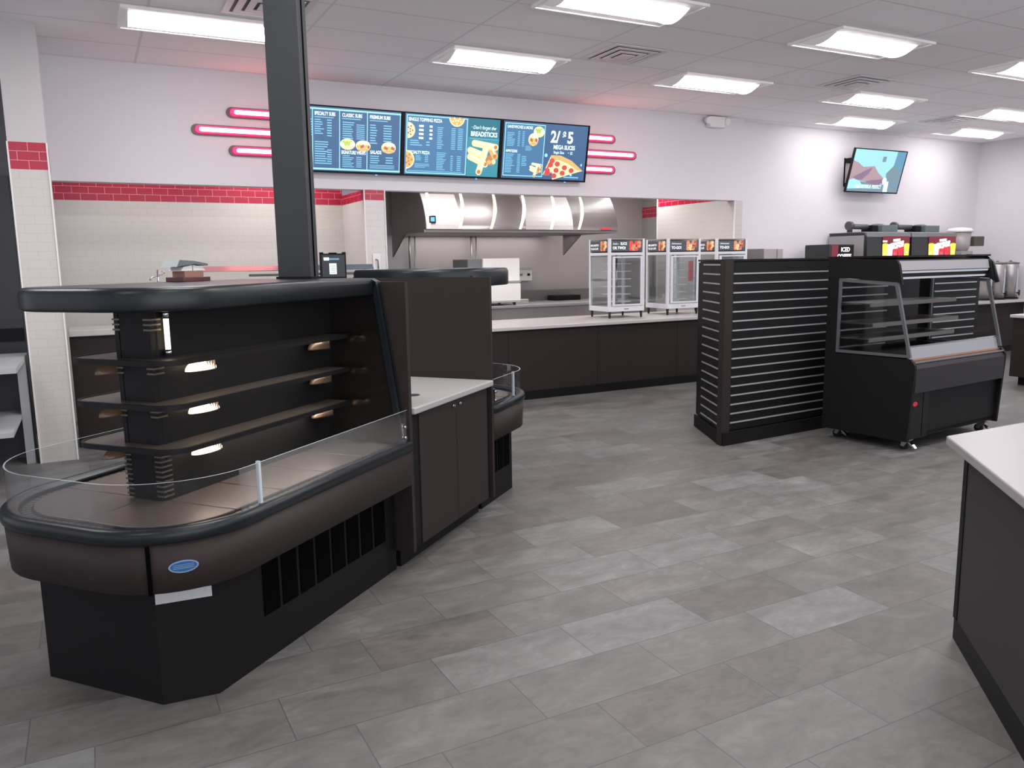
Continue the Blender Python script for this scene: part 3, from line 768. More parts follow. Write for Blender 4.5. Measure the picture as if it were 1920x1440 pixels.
# ------------------------------------------------------------------ food warmers
WM = ['h_slate', 'h_white', 'h_food', 'h_food2', 'h_food3', 'h_red']
def header(mb, W, kind):
    mb.rect(0, W, 0, .135, 0, 0)
    if kind == 'mix':
        mb.text('MIX & MATCH', .015, .070, .036, 1, z=.001, bold=.0008, sx=.85); mb.text('TO-GO CUPS', .015, .025, .036, 1, z=.001, bold=.0008, sx=.85)
        fx = .62
    elif kind == 'slice':
        mb.text('Grab a', .02, .084, .034, 1, z=.001, sx=.85, shear=.3); mb.text('SLICE', .135, .082, .044, 1, z=.001, bold=.0012, sx=.9)
        mb.text('OR TWO!', .02, .026, .048, 1, z=.001, bold=.0014, sx=.9); fx = .58
    else:
        mb.text('Deliciousness', .025, .085, .032, 1, z=.001, sx=.9, shear=.3); mb.text('TO-GO!', .025, .026, .050, 1, z=.001, bold=.0014, sx=.9); fx = .58
    rnd = random.Random(kind)
    cols = {'mix': (2, 3, 2, 4), 'slice': (5, 2, 5, 2), 'togo': (2, 4, 2, 3)}[kind]
    x0 = fx * W
    for i in range(9):
        x = x0 + (W - x0 - .03) * (i % 4 + .5) / 4; y = .03 + (i // 3) * .038
        mb.disc(x, y, .030, .027, .001 + i * .0002, cols[i % 4], 12)
    for i in range(4): mb.disc(x0 + .03 + i * .035, .04 + .05 * (i % 2), .014, .012, .004, cols[(i + 1) % 4], 10)
def ring(mb, cx, cy, r1, r0, z, h, n=24):
    L = [[(cx + r * math.cos(2 * PI * i / n), cy + r * math.sin(2 * PI * i / n), zz) for i in range(n)] for r, zz in ((r1, z), (r1, z + h), (r0, z + h), (r0, z), (r1, z))]
    mb.loft(L, 0, False, False, False)
def warmer(loc, kf, label, rotz=0.0):
    W, D, H = .54, .50, 1.01
    t = thing('food_warmer', label, 'food warmer', loc, rotz, 'white food warmers on the service counter')
    for x, y in ((.03, .03), (W - .03, .03), (.03, D - .03), (W - .03, D - .03)):
        MB().cyl((x, y, 0), (x, y, .085), .012, .020, 12).build('leg', 'rubber', t)
    b = MB().box(0, W, 0, D, .085, .15).build('base', 'white_frame', t, bevel=.005)
    MB().box(.23, .30, -.0025, -.0005, .112, .122).build('nameplate', 'grey', b)
    P = MB()
    for x in (0, W - .035):
        for y in (0, D - .035): P.box(x, x + .035, y, y + .035, .15, H)
    P.box(.035, W - .035, 0, .03, .80, .835).box(.035, W - .035, D - .03, D, .80, .835).box(0, .03, .035, D - .035, .80, .835).box(W - .03, W, .035, D - .035, .80, .835)
    P.build('frame', 'white_frame', t, bevel=.003)
    MB().box(.002, W - .002, .002, D - .002, H - .012, H).build('roof', 'grey_mid', t)
    MB().box(.03, W - .03, .03, D - .03, .840, .852).build('inner_lid', 'black', t)
    mb = MB(lambda x, y, z: (.036 + x, .002 - z, .85 + y)); header(mb, W - .072, kf); mb.build('sign_panel', WM, t, recalc=False)
    mb = MB(lambda x, y, z: (.002 - z, D - .036 - x, .85 + y)); header(mb, D - .072, 'mix'); mb.build('sign_panel', WM, t, recalc=False)
    mb = MB().box(.036, W - .036, D - .01, D - .006, .85, .985).box(W - .008, W - .004, .036, D - .036, .85, .985); mb.build('sign_backing', 'h_slate', t)
    # hinged front door and fixed panes
    d = MB().box(.05, .085, -.012, -.001, .16, .785).box(W - .07, W - .045, -.012, -.001, .16, .785).box(.085, W - .07, -.012, -.001, .16, .18).box(.085, W - .07, -.012, -.001, .768, .785).build('door', 'white_frame', t, bevel=.002)
    MB().box(.085, W - .07, -.008, -.004, .18, .768).build('door_glass', 'glass', d)
    MB().box(.010, .014, .036, D - .036, .15, .80).build('side_glass', 'glass', t); MB().box(W - .014, W - .010, .036, D - .036, .15, .80).build('side_glass', 'glass', t)
    MB().box(.036, W - .036, D - .014, D - .010, .15, .80).build('rear_glass', 'glass', t)
    r = MB().cyl((W / 2, D / 2, .15), (W / 2, D / 2, .80), .012).build('spindle', 'alu', t)
    for k in range(6):
        z = .20 + k * .098
        mb = MB()
        ring(mb, W / 2, D / 2, .19, .165, z, .006)
        for q in range(6):
            an = q * PI / 3; mb.cyl((W / 2, D / 2, z + .003), (W / 2 + .18 * math.cos(an), D / 2 + .18 * math.sin(an), z + .003), .003, n=6)
        mb.build('rack_tier', 'white_frame', r)
    return t
warmer((5.842, 8.42, .866), 'slice', 'food warmer with slice sign, standing clear at the left', math.radians(-3))
warmer((6.80, 8.45, .866), 'togo', 'middle food warmer with to-go sign, half behind the slat rack', math.radians(-3))
warmer((7.66 - .02, 8.45, .866), 'togo', 'food warmer at the right end, only its top shows over the slat rack', math.radians(-3))
o = MB().box(8.36, 8.72, 8.28, 8.62, .87, 1.735).build('steel_dispenser_case', 'steel', bevel=.006); tag(o, 'plain stainless box beside the last food warmer, above the slat rack', 'dispenser')
MB().box(8.60, 8.62, 8.27, 8.279, 1.45, 1.72).build('edge_strip', 'grey_mid', o)
o = MB().box(8.128, 8.134, 9.35, 9.60, 1.28, 1.58).build('notice_board', 'red'); tag(o, 'red notice on the kitchen side wall seen through the middle food warmer', 'notice')

# ------------------------------------------------------------------ island (its own axes: s along the island, t across it)
IA = math.radians(40.0); IO = (1.322, 3.857, 0.0)
def plan(L, t0, t1, R, ins=0.0, e0=0.0, n=14):
    """outline with one rounded end (at e = L) and one flat end (at e = e0)"""
    t0 += ins; t1 -= ins; L = L - ins; r = max(.02, R - ins)
    P = [(e0, t0)]
    P += [(L - r + r * math.sin(PI / 2 * i / n), t0 + r - r * math.cos(PI / 2 * i / n)) for i in range(n + 1)]
    P += [(L - r + r * math.cos(PI / 2 * i / n), t1 - r + r * math.sin(PI / 2 * i / n)) for i in range(n + 1)]
    P += [(e0, t1)]
    return P
def island_case(name, label, s0, dirn, L, Lb, full):
    t = thing(name, label, 'display case', IO, IA)
    X = lambda e, tt, z: (s0 + dirn * e, tt, z)
    T0, T1, R = -.125, .995, .40
    c = .14
    # base plinth with chamfered corners
    base = MB(X).prism([(0.005, 0.0), (Lb - c, 0.0), (Lb, c), (Lb, .87 - c), (Lb - c, .87), (0.005, .87)], 0, .46)
    base.build('base_plinth', 'black_metal', t)
    a, b = (.10, 1.06) if full else (.06, Lb - c - .04)
    n = 8 if full else 4
    g = MB(X); w = (b - a) / n
    for i in range(n): g.box(a + i * w + .010, a + (i + 1) * w - .012, -.004, -.0005, .19, .455)
    g.build('air_intake', 'void', t)
    # overhanging body
    mb = MB(X); mb.loft([[(e, tt, .46) for e, tt in plan(L, T0, T1, R, .035)], [(e, tt, .468) for e, tt in plan(L, T0, T1, R, .020)], [(e, tt, .650) for e, tt in plan(L, T0, T1, R, .012)]])
    body = mb.build('body_panel', 'laminate', t)
    mb = MB(X)
    sec = [(.012, .647), (.003, .653), (0, .664), (0, .680), (.004, .692), (.016, .702), (.030, .704), (.040, .700), (.046, .692), (.060, .690), (.064, .684), (.064, .676)]
    mb.loft([[(e, tt, z) for e, tt in plan(L, T0, T1, R, q)] for q, z in sec], cap0=False, cap1=False)
    mb.build('bumper', 'black_gloss', t)
    # deck inside the bumper
    mb = MB(X); mb.loft([[(e, tt, .668) for e, tt in plan(L, T0, T1, R, .062)], [(e, tt, .674) for e, tt in plan(L, T0, T1, R, .064)]]); mb.build('deck_rim', 'black', t)
    mb = MB(X)
    P0 = plan(L, T0, T1, R, .075); P1 = plan(L, T0, T1, R, .105)
    k = len(P0)
    for i in range(k - 1):
        d = math.hypot(P0[i + 1][0] - P0[i][0], P0[i + 1][1] - P0[i][1]); m = max(1, int(d / .035))
        for q in range(m):
            f0 = (q + .12) / m; f1 = (q + .88) / m
            def lp(A, B, f): return (A[0] + (B[0] - A[0]) * f, A[1] + (B[1] - A[1]) * f, .6748)
            mb.add([lp(P0[i], P0[i + 1], f0), lp(P0[i], P0[i + 1], f1), lp(P1[i], P1[i + 1], f1), lp(P1[i], P1[i + 1], f0)], [(0, 1, 2, 3)])
    mb.build('air_grille', 'shelf', t, recalc=False)
    # deck trays: front row, back row, end piece
    seams = [.0, .30, .60, .90, L - R - .02] if full else [0, L - R - .02]
    for a, b in zip(seams[:-1], seams[1:]):
        for q0, q1 in ((T0 + .115, .345), (.545, T1 - .115)):
            mb = MB(X).box(a + .004, b - .004, q0, q1, .6745, .684); mb.build('deck_tray', 'tray', t, bevel=.003)
    e1 = L - R - .02
    Pq = [(e1 + .004, T0 + .115)] + [(e, tt) for e, tt in plan(L, T0, T1, R, .115) if e > e1 + .003 and e <= L][0:] + [(e1 + .004, T1 - .115)]
    tm = .435
    for half in (0, 1):
        Q = [(a_, b_) for a_, b_ in Pq if (b_ < tm if half == 0 else b_ > tm)]
        Q = Q + [(L - .12, tm - .003), (e1 + .004, tm - .003)] if half == 0 else [(e1 + .004, tm + .003), (L - .12, tm + .003)] + Q
        mb = MB(X); mb.prism(Q, .6745, .684); mb.build('deck_tray', 'tray', t, bevel=.002)
    # clear guard standing on the rim
    ge = 1.10 if full else .30
    outer = plan(L, T0, T1, R, .030); inner = plan(L, T0, T1, R, .036)
    def guard(idx, z1, nm):
        mb = MB(X)
        for i, j in zip(idx[:-1], idx[1:]):
            (ax, ay), (bx, by) = outer[i], outer[j]; (cx, cy), (dx, dy) = inner[i], inner[j]
            mb.add([(ax, ay, .703), (bx, by, .703), (bx, by, z1), (ax, ay, z1)], [(0, 1, 2, 3)], 0, True)
            mb.add([(ax, ay, z1), (bx, by, z1), (dx, dy, z1), (cx, cy, z1)], [(0, 1, 2, 3)], 1)
        mb.build(nm, ['acrylic', 'acrylic_edge'], t, recalc=False)
    nn = len(outer)
    guard(list(range(1, nn - 1)), .862, 'curved_guard')
    guard([0, 1], .862, 'front_guard'); guard([nn - 2, nn - 1], .862, 'rear_guard')
    ce = 1.135 if full else .36
    mb = MB(X).box(ce - .006, ce + .006, outer[1][1] - .004, outer[1][1] + .010, .70, .868); mb.build('guard_clip', 'acrylic_edge', t)
    mb = MB(X).box(.030, .045, T0 + .03, T0 + .045, .70, .80); mb.cyl((.037, T0 + .028, .725), (.037, T0 + .018, .725), .008).cyl((.037, T0 + .028, .78), (.037, T0 + .018, .78), .008); mb.build('guard_bracket', 'chrome', t)
    # centre spine with slotted uprights
    SE = L - .41
    mb = MB(X)
    mb.prism([(.03, .325), (SE - .02, .325), (SE + .01, .355), (SE + .01, .485), (SE - .02, .515), (.03, .515)], .684, 1.445)
    sp = mb.build('spine', 'black', t)
    for q0, q1 in ((.327, .353), (.487, .513)):
      mb = MB(X).box(SE - .030, SE + .0105, q0 + .002, q1 - .002, .69, 1.44)
      for z0 in ([.70 + .020 * i for i in range(11)] + [1.02, 1.04, 1.06, 1.19, 1.21, 1.23, 1.36, 1.38, 1.40]):
            mb.box(SE - .038, SE + .013, q0 - .006, q1 + .006, z0, z0 + .007, 1)
      mb.build('slotted_upright', ['black', 'spine_slots'], sp)
    # shelves
    for k, z in enumerate((.900, 1.070, 1.240)):
        LS = L - .325; q0, q1 = .185, .715
        mb = MB(X); mb.loft([[(e, tt, z) for e, tt in plan(LS, q0, q1, .09, 0, .09)], [(e, tt, z + .012) for e, tt in plan(LS, q0, q1, .09, 0, .09)]], smooth=False)
        sh = mb.build('shelf', 'shelf', t)
        mb = MB(X); mb.loft([[(e, tt, z - .006) for e, tt in plan(LS, q0, q1, .09, -.004, .09)], [(e, tt, z + .0145) for e, tt in plan(LS, q0, q1, .09, -.004, .09)], [(e, tt, z + .0145) for e, tt in plan(LS, q0, q1, .09, .008, .09)]], smooth=False, cap0=False, cap1=False)
        mb.build('front_lip', 'black', sh)
        for (ee, qq, mm) in ((SE - .19, .282, 'bulb'), (SE - .01, .565, 'bulb_dim')) + (((.20, .282, 'bulb_dim'),) if full else ()):  # inner dim pod added to stand for pod reflections in the end panel
            mb = MB(X); mb.ellipsoid((ee, qq, z - .052), .080, .034, .042, 0, 18, 7, 0.0, 1.0); lp_ = mb.build('shelf_lamp', mm, sh)
            mb = MB(X)
            for j in range(4): mb.box(ee - .052 + j * .014, ee - .049 + j * .014, qq - .030, qq + .030, z - .056, z - .014)
            mb.build('lamp_baffle', 'shelf', lp_)
            
    mb = MB(X).cyl((SE - .05, .305, 1.28), (SE - .05, .305, 1.41), .010); tu = mb.build('lamp_tube', 'bulb', t)
    for za, zb in ((1.262, 1.285), (1.405, 1.44)): MB(X).cyl((SE - .05, .305, za), (SE - .05, .305, zb), .014).build('tube_socket', 'chrome', tu)
    # canopy
    q0, q1 = .045, .90
    mb = MB(X)
    zc = 0.0 if full else .032
    ce0 = .055 if full else -.004
    sec = [(.014, 1.445), (.002, 1.450), (0, 1.456), (0, 1.506), (.004, 1.520), (.012, 1.529), (.022, 1.532), (.06, 1.533)]
    LC = L - .15 if full else L + .06
    mb.loft([[(e, tt, z + (zc if z > 1.48 else 0)) for e, tt in plan(LC, q0, q1, .30, ins, ce0)] for ins, z in sec])
    mb.build('canopy', 'black_gloss', t)
    # end panel with slanted front and back edges
    mb = MB(X).add([], [])
    poly = [(T0 + .03, .69), (q0 - .015, 1.515), (q0 + .02, 1.531), (q1 - .02, 1.531), (q1 + .015, 1.515), (T1 - .03, .69)]
    mb.prism_x(poly, .020, .030); mb.build('end_panel', 'end_glass', t)
    mb = MB(X)
    for (y0, z0), (y1, z1) in zip(poly[:-1], poly[1:]):
        dx, dz = y1 - y0, z1 - z0; ln = math.hypot(dx, dz); nx, nz = dz / ln * .028, -dx / ln * .028
        if nz > 0: nx, nz = -nx, -nz
        cyz = (.43, 1.1)
        if (y0 + nx - cyz[0]) ** 2 > (y0 - cyz[0]) ** 2 and abs(dz) > .2: nx, nz = -nx, -nz
        mb.prism_x([(y0, z0), (y1, z1), (y1 + nx, z1 + nz), (y0 + nx, z0 + nz)], .008, .050)
    mb.build('end_frame', 'black_gloss', t)
    if full:
        ang = PI / 2 * .62
        # oval badge wrapped on the rounded corner
        cx, cy = L - R, T0 + R
        mb = MB(X); r = R - .012
        def bp(u_, v_, out):
            th = .735 + u_ / r
            return (cx + (r + out) * math.sin(th), cy - (r + out) * math.cos(th), .560 + v_)
        for rx, ry, o_, m_ in ((.050, .023, .003, 1), (.044, .018, .0045, 0)):
            N = 24
            pts = [bp(0, 0, o_)] + [bp(rx * math.cos(2 * PI * i / N), ry * math.sin(2 * PI * i / N), o_) for i in range(N)]
            mb.add(pts, [(0, 1 + i, 1 + (i + 1) % N) for i in range(N)], m_)
        for v_ in (-.006, .0, .006):
            P = [bp(-.034 + .068 * i / 8, v_, .006) for i in range(9)]; Q = [bp(-.034 + .068 * i / 8, v_ + .0022, .006) for i in range(9)]
            for i in range(8): mb.add([P[i], P[i + 1], Q[i + 1], Q[i]], [(0, 1, 2, 3)], 1)
        mb.build('oval_badge', ['blue', 'pale_blue'], body, recalc=False)
        # dark joint in the body panel
        mb = MB(X)
        th0, th1 = 1.0, 1.04
        pts = [(cx + (r + .009) * math.sin(th), cy - (r + .009) * math.cos(th), z) for th in (th0, th1) for z in (.468, .648)]
        mb.add(pts, [(0, 1, 3, 2)]); mb.build('panel_joint', 'void', body, recalc=False)
        k_ = .0028
        mb = MB(X).prism([(Lb - c + .002, .002), (Lb - c + .002 + k_, .002 - k_), (Lb - .002 + k_, c - .002 - k_), (Lb - .002, c - .002)], .392, .432); mb.build('data_label', 'silver_label', t)
    return t
M['spine_slots'] = mat('slot_grey', (92, 84, 76), 0.35, 0.5)  # greyish metal of the slot bars
M['end_glass'] = mat('smoked_end_panel', (26, 22, 20), 0.12, spec=0.6)
island_case('island_display_case', 'nearest open island display case with rounded end, three shelves and blue oval badge', 0.0, -1, 1.60, 1.46, True)
island_case('island_display_case', 'far island display case beyond the white-topped cabinet, mostly hidden by its brown end wall', 1.085, 1, .82, .68, False)

# cabinet between the two cases
t = thing('island_cabinet', 'brown island cabinet with two doors and tall side panels between the display cases', 'cabinet', IO, IA)
MB().box(.032, 1.048, -.065, .94, .10, .830).build('carcass', 'laminate', t)
MB().box(.032, 1.03, -.005, .92, 0, .098).build('kick_board', 'black', t)
for a, b, kx in ((.135, .575, .535), (.579, 1.015, .62)):
    d = MB().box(a, b, -.087, -.067, .105, .826).build('door', 'laminate', t, bevel=.002)
    k = MB().cyl((kx, -.088, .792), (kx, -.097, .792), .009).cyl((kx, -.097, .792), (kx, -.108, .792), .006, .011).build('lock', 'chrome', d)
MB().box(.032, .132, -.080, -.066, .105, .826).build('filler_strip', 'black_metal', t); MB().box(1.018, 1.048, -.080, -.066, .105, .826).build('filler_strip', 'black_metal', t)
MB().box(0.002, .030, -.105, .975, .10, 1.512).build('side_panel', 'laminate', t)
MB().box(1.050, 1.078, -.105, .975, .10, 1.512).build('side_panel', 'laminate', t)
o = MB().box(.032, 1.048, -.122, .955,   .832, .868).build('countertop', 'quartz_mid', loc=IO, rot=(0, 0, IA), bevel=.007); tag(o, 'pale quartz countertop on the island cabinet with dark cable hole', 'countertop')
mb = MB().cyl((.385, .085, .8685), (.385, .085, .8705), .038); mb.build('cable_grommet', 'rubber', o)

# black utility post from canopy to ceiling
t = thing('utility_post', 'tall black square post rising from the island canopy to the ceiling', 'post', IO, IA)
MB().box(-.140, -.072, .35, .55, 1.533, CZ - .001).build('post_sleeve', 'post', t, bevel=.003)
MB().box(-.112, -.104, .3465, .3499, 1.54, CZ - .001).build('seam', 'void', t)
MB().box(-.148, -.064, .342, .558, 1.533, 1.545).build('foot_flange', 'black_metal', t)

# on the canopy
t = thing('napkin_dispenser', 'small open-topped brown dispenser with dark flap lid on the back of the canopy', 'dispenser', (IO[0], IO[1], 0), IA)
z0 = 1.5325; MB().box(-.60, -.425, .73, .84, z0, z0 + .022).build('base', 'maroon', t, bevel=.003)
MB().box(-.575, -.455, .745, .82, z0 + .022, z0 + .05).build('body', 'brick_brown', t)
mb = MB().prism_y([(-.595, z0 + .052), (-.525, z0 + .052), (-.525, z0 + .078), (-.58, z0 + .07)], .745, .82).prism_y([(-.518, z0 + .052), (-.44, z0 + .052), (-.455, z0 + .068), (-.518, z0 + .078)], .745, .82); mb.build('paper_stack', 'white', t)
mb = MB().prism_y([(-.63, z0 + .070), (-.61, z0 + .102), (-.52, z0 + .097), (-.43, z0 + .084), (-.432, z0 + .074), (-.52, z0 + .082)], .735, .83); mb.build('flap_lid', 'teal_grey', t)

# ------------------------------------------------------------------ slat wall rack
GA = math.radians(3.3); GL = 3.9; GH = 1.59
t = thing('slatwall_rack', 'long black slat wall rack with shiny slat rails and angled end', 'display rack', (4.723, 5.108, 0), GA)
def onG(x, y):      # world offset -> rack axes
    dx, dy = x - 4.723, y - 5.108; return (dx * math.cos(GA) + dy * math.sin(GA), -dx * math.sin(GA) + dy * math.cos(GA))
B = onG(5.102, 5.887)
foot = [(0.0, 0.0), (GL, 0.0), (GL - .38, B[1]), (B[0], B[1])]
foot_in = [(.03, .02), (GL - .03, .02), (GL - .40, B[1] - .02), (B[0] + .01, B[1] - .02)]
MB().prism(foot_in, .005, GH - .012).build('core', 'black', t)
zs = [.190 + .0803 * i for i in range(17)]
mb = MB()
for a, b in ((.095, 1.33), (1.33, 2.235), (3.02, 3.80)):
    mb.box(a, b, .004, .019, .125, GH - .02, 0)
    for z in zs: mb.box(a + .004, b - .002, -.0035, .0039, z - .006, z + .006, 1)
mb.box(2.235, 3.02, .004, .019, .125, GH - .02, 0).box(3.80, GL - .03, .004, .019, .125, GH - .02, 0)
mb.build('front_panel', ['black', 'slat_chrome'], t)
# angled end panel
ev = Vector((B[0], B[1], 0)); el = ev.length; eh = ev.normalized(); en = Vector((-eh.y, eh.x, 0))
def xe(x, y, z): p = eh * x + en * y; return (p.x, p.y, z)
mb = MB(xe).box(.06, el - .02, -.016, -.001, .125, GH - .02, 0)
for z in [.165 + .0815 * i for i in range(18)]: mb.box(.085, el - .20, -.0005, .004, z - .006, z + .006, 1)
mb.build('end_panel', ['black', 'slat_chrome'], t)
MB().prism([(-.006, -.006), (.088, -.006), (.088, .03), (.03, .075), (.012, .07)], .0, GH).build('corner_post', 'laminate', t)
MB().box(.0, GL - .0, -.024, -.008, 0, .118).build('kick_board', 'black_metal', t, bevel=.003)
MB(xe).box(.04, el - .01, .001, .014, 0, .118).build('kick_board', 'black_metal', t)
MB().prism(foot, GH - .011, GH + .006).build('top_cap', 'black_metal', t)

# ------------------------------------------------------------------ open refrigerated case on casters
CA = math.radians(5.2); CW = 1.46
t = thing('refrigerated_case', 'black open-front refrigerated case on casters with glass sides, before the slat rack', 'refrigerated case', (5.797, 4.079, 0), CA)
side = [(.035, .095), (0.0, .70), (.004, .730), (.018, .748), (.043, .775), (.728, .770), (.83, .770), (.83, .095)]
upper = [(.728, .77), (.725, 1.425), (.189, 1.395), (.150, 1.37), (.168, 1.46), (.185, 1.535), (.205, 1.565), (.25, 1.575), (.83, 1.590), (.83, .77)]
M['side_edge'] = mat('edge_trim', (70, 66, 66), 0.35)
for x0 in (0.0, CW - .028):
    sp = MB().prism_x(side, x0, x0 + .028).build('side_panel', 'black_metal', t)
    us = MB().prism_x(upper, x0, x0 + .028).build('upper_side', 'black_metal', t)
    g = [(.725, 1.419), (.189, 1.389), (.043, .786), (.728, .779)]
    MB().prism_x(g, x0 + .012, x0 + .017).build('side_glass', 'glass', t)
    mb = MB()
    cy_, cz_ = .45, 1.08
    for (y0, z0), (y1, z1) in zip(g, g[1:] + g[:1]):
        k = .035
        def inn(y, z): 
            d_ = math.hypot(cy_ - y, cz_ - z); return (y + (cy_ - y) / d_ * k, z + (cz_ - z) / d_ * k)
        mb.prism_x([(y0, z0), (y1, z1), inn(y1, z1), inn(y0, z0)], x0 + .004, x0 + .024)
    mb.build('glass_frame', 'glass_edge', t)
# back, base and front of the case
MB().box(.028, CW - .028, .80, .826, .12, .77).build('rear_panel', 'black_metal', t)
MB().box(.028, CW - .028, .06, .80, .12, .15).build('floor_pan', 'black_metal', t)
MB().prism_x([(.006, .50), (.002, .70), (.022, .735), (.05, .735), (.05, .50)], .028, CW - .028).build('front_panel', 'case_front', t)
k = MB().box(.29, CW - .028, .060, .075, .11, .498).build('kick_panel', 'black_metal', t)
c = MB().box(.028, .285, .030, .075, .11, .498).build('control_box', 'black', t, bevel=.003)
MB(lambda x, y, z: (x, .0285 - z, y)).disc(.085, .405, .034, .020, 0, 0).build('warning_sticker', 'red', c, recalc=False)
MB().box(.20, .205, .0285, .0299, .12, .49).build('door_gap', 'void', c)
# sill with rails and the inclined deck
MB().box(.028, CW - .028, .016, .032, .742, .756).build('front_rail', 'chrome', t)
MB().box(.028, CW - .028, .050, .062, .752, .772).build('warm_rail', 'rail_copper', t)
MB().prism_x([(.066, .765), (.088, .866), (.102, .866), (.085, .765)], .028, CW - .028).build('air_deck', 'deck_grey', t)
MB().box(.028, CW - .028, .086, .104, .867, .877).build('deck_rail', 'chrome', t)
MB().box(.028, CW - .028, .110, .79, .775, .79).build('deck', 'black_metal', t)
# shelves on brackets
for z, d0 in ((1.20, .46), (1.03, .43), (.90, .46)):
    s_ = MB().box(.06, CW - .06, d0, .78, z, z + .010).build('shelf', 'case_shelf', t)
    MB().box(.06, CW - .06, d0 - .010, d0, z - .022, z + .014).build('price_rail', 'shelf_rail', s_)
    for x in (.05, CW - .07): MB().prism_x([(d0 + .02, z - .002), (.79, z - .002), (.79, z - .07)], x, x + .012).build('shelf_bracket', 'black', s_)
# canopy with strip lights
MB().prism_x([(.190, 1.485), (.205, 1.56), (.25, 1.574), (.83, 1.588), (.83, 1.56), (.26, 1.535), (.235, 1.470)], .028, CW - .028).build('canopy', 'canopy_front', t)
MB().box(.0, CW, .20, .84, 1.590, 1.606).build('top_lid', 'black_metal', t)
for y, z in ((.186, 1.462), (.190, 1.415)):
    MB().box(.03, CW - .03, y, y + .022, z, z + .016).build('chrome_strip', 'chrome', t)
MB().box(.03, CW - .03, .204, .24, 1.431, 1.461).build('valance', 'black', t)
# bull-nosed end cap on the right
MB().prism_x([(.12, 1.36), (.15, 1.35), (.215, 1.52), (.26, 1.565), (.42, 1.585), (.42, 1.61), (.24, 1.60), (.18, 1.54)], CW, CW + .03, 0, True).build('end_cap', 'black_gloss', t)
for x, y in ((.13, .10), (CW - .13, .10), (.13, .73), (CW - .13, .73)):
    cst = MB().box(x - .03, x + .03, y - .03, y + .03, .088, .094).prism_x([(y - .02, .09), (y + .035, .09), (y + .05, .035), (y + .02, .03)], x - .022, x - .018).prism_x([(y - .02, .09), (y + .035, .09), (y + .05, .035), (y + .02, .03)], x + .018, x + .022).build('caster', 'alu', t)
    MB().cyl((x - .016, y + .03, .037), (x + .016, y + .03, .037), .036, n=20).build('wheel', 'rubber', cst)
    MB().prism_x([(y - .005, .075), (y - .05, .055), (y - .075, .03), (y - .06, .028), (y - .035, .045)], x - .015, x + .015).build('brake_lever', 'chrome', cst)

# ------------------------------------------------------------------ near counter, bottom right
t = thing('checkout_counter', 'dark angled checkout counter base in the near right corner', 'counter', (0, 0, 0))
bp_ = [(3.095, 1.925), (5.4, 1.905), (5.4, .35), (1.62, .35)]
MB().prism(bp_, .10, .832).build('front_panel', 'laminate_grey', t)
MB().prism([(3.11, 1.938), (5.4, 1.918), (5.4, .34), (1.60, .34)], 0, .098).build('kick_board', 'black', t)
dv = Vector((-.673, -.739)); nv = Vector((-.739, .673))
q = Vector((3.095, 1.925))
a_ = q + nv * .004; b_ = q + dv * .035 + nv * .004
MB().prism([(q.x + .01, q.y + .006), (a_.x, a_.y + .004), (b_.x, b_.y), (b_.x - nv.x * .02, b_.y - nv.y * .02)], .10, .832).build('corner_post', 'black', t)
o = MB().prism([(3.046, 1.985), (5.45, 1.965), (5.45, .3), (1.50, .3)], .834, .872).build('countertop', 'quartz_toned_down', bevel=.006); tag(o, 'white quartz countertop in the near right corner', 'countertop')

# ------------------------------------------------------------------ right-hand counters and drinks
t = thing('beverage_counter', 'long dark drinks counter base along the back wall, behind the glass case', 'counter', (0, 7.84, 0))
xs = [8.42, 9.6, 10.8, 12.0, 13.0, 13.88]
for a, b in zip(xs[:-1], xs[1:]): MB().box(a + .002, b - .002, 0, .02, .10, .828).build('front_panel', 'laminate', t)
MB().box(8.42, 13.88, .021, .94, .02, .828).build('carcass', 'laminate', t)
MB().box(8.42, 13.88, .0, .02, 0, .098).build('kick_board', 'black', t)
o = MB().box(8.42, 13.88, 7.63, 8.79, .830, .868).build('countertop', 'quartz', bevel=.006); tag(o, 'white quartz countertop under the drink machines', 'countertop')

t = thing('small_counter', 'dark low counter at the right edge of the view, beyond the glass case', 'counter', (9.99, 4.86, 0))
MB().box(.01, 1.6, .03, .9, .11, .832).build('cabinet_body', 'laminate', t)
MB().box(.12, 1.55, .10, .85, 0, .109).build('plinth', 'black', t)
o = MB().box(9.97, 11.62, 4.86, 5.79, .834, .872).build('countertop', 'quartz', bevel=.006); tag(o, 'white countertop of the low counter at the right edge', 'countertop')

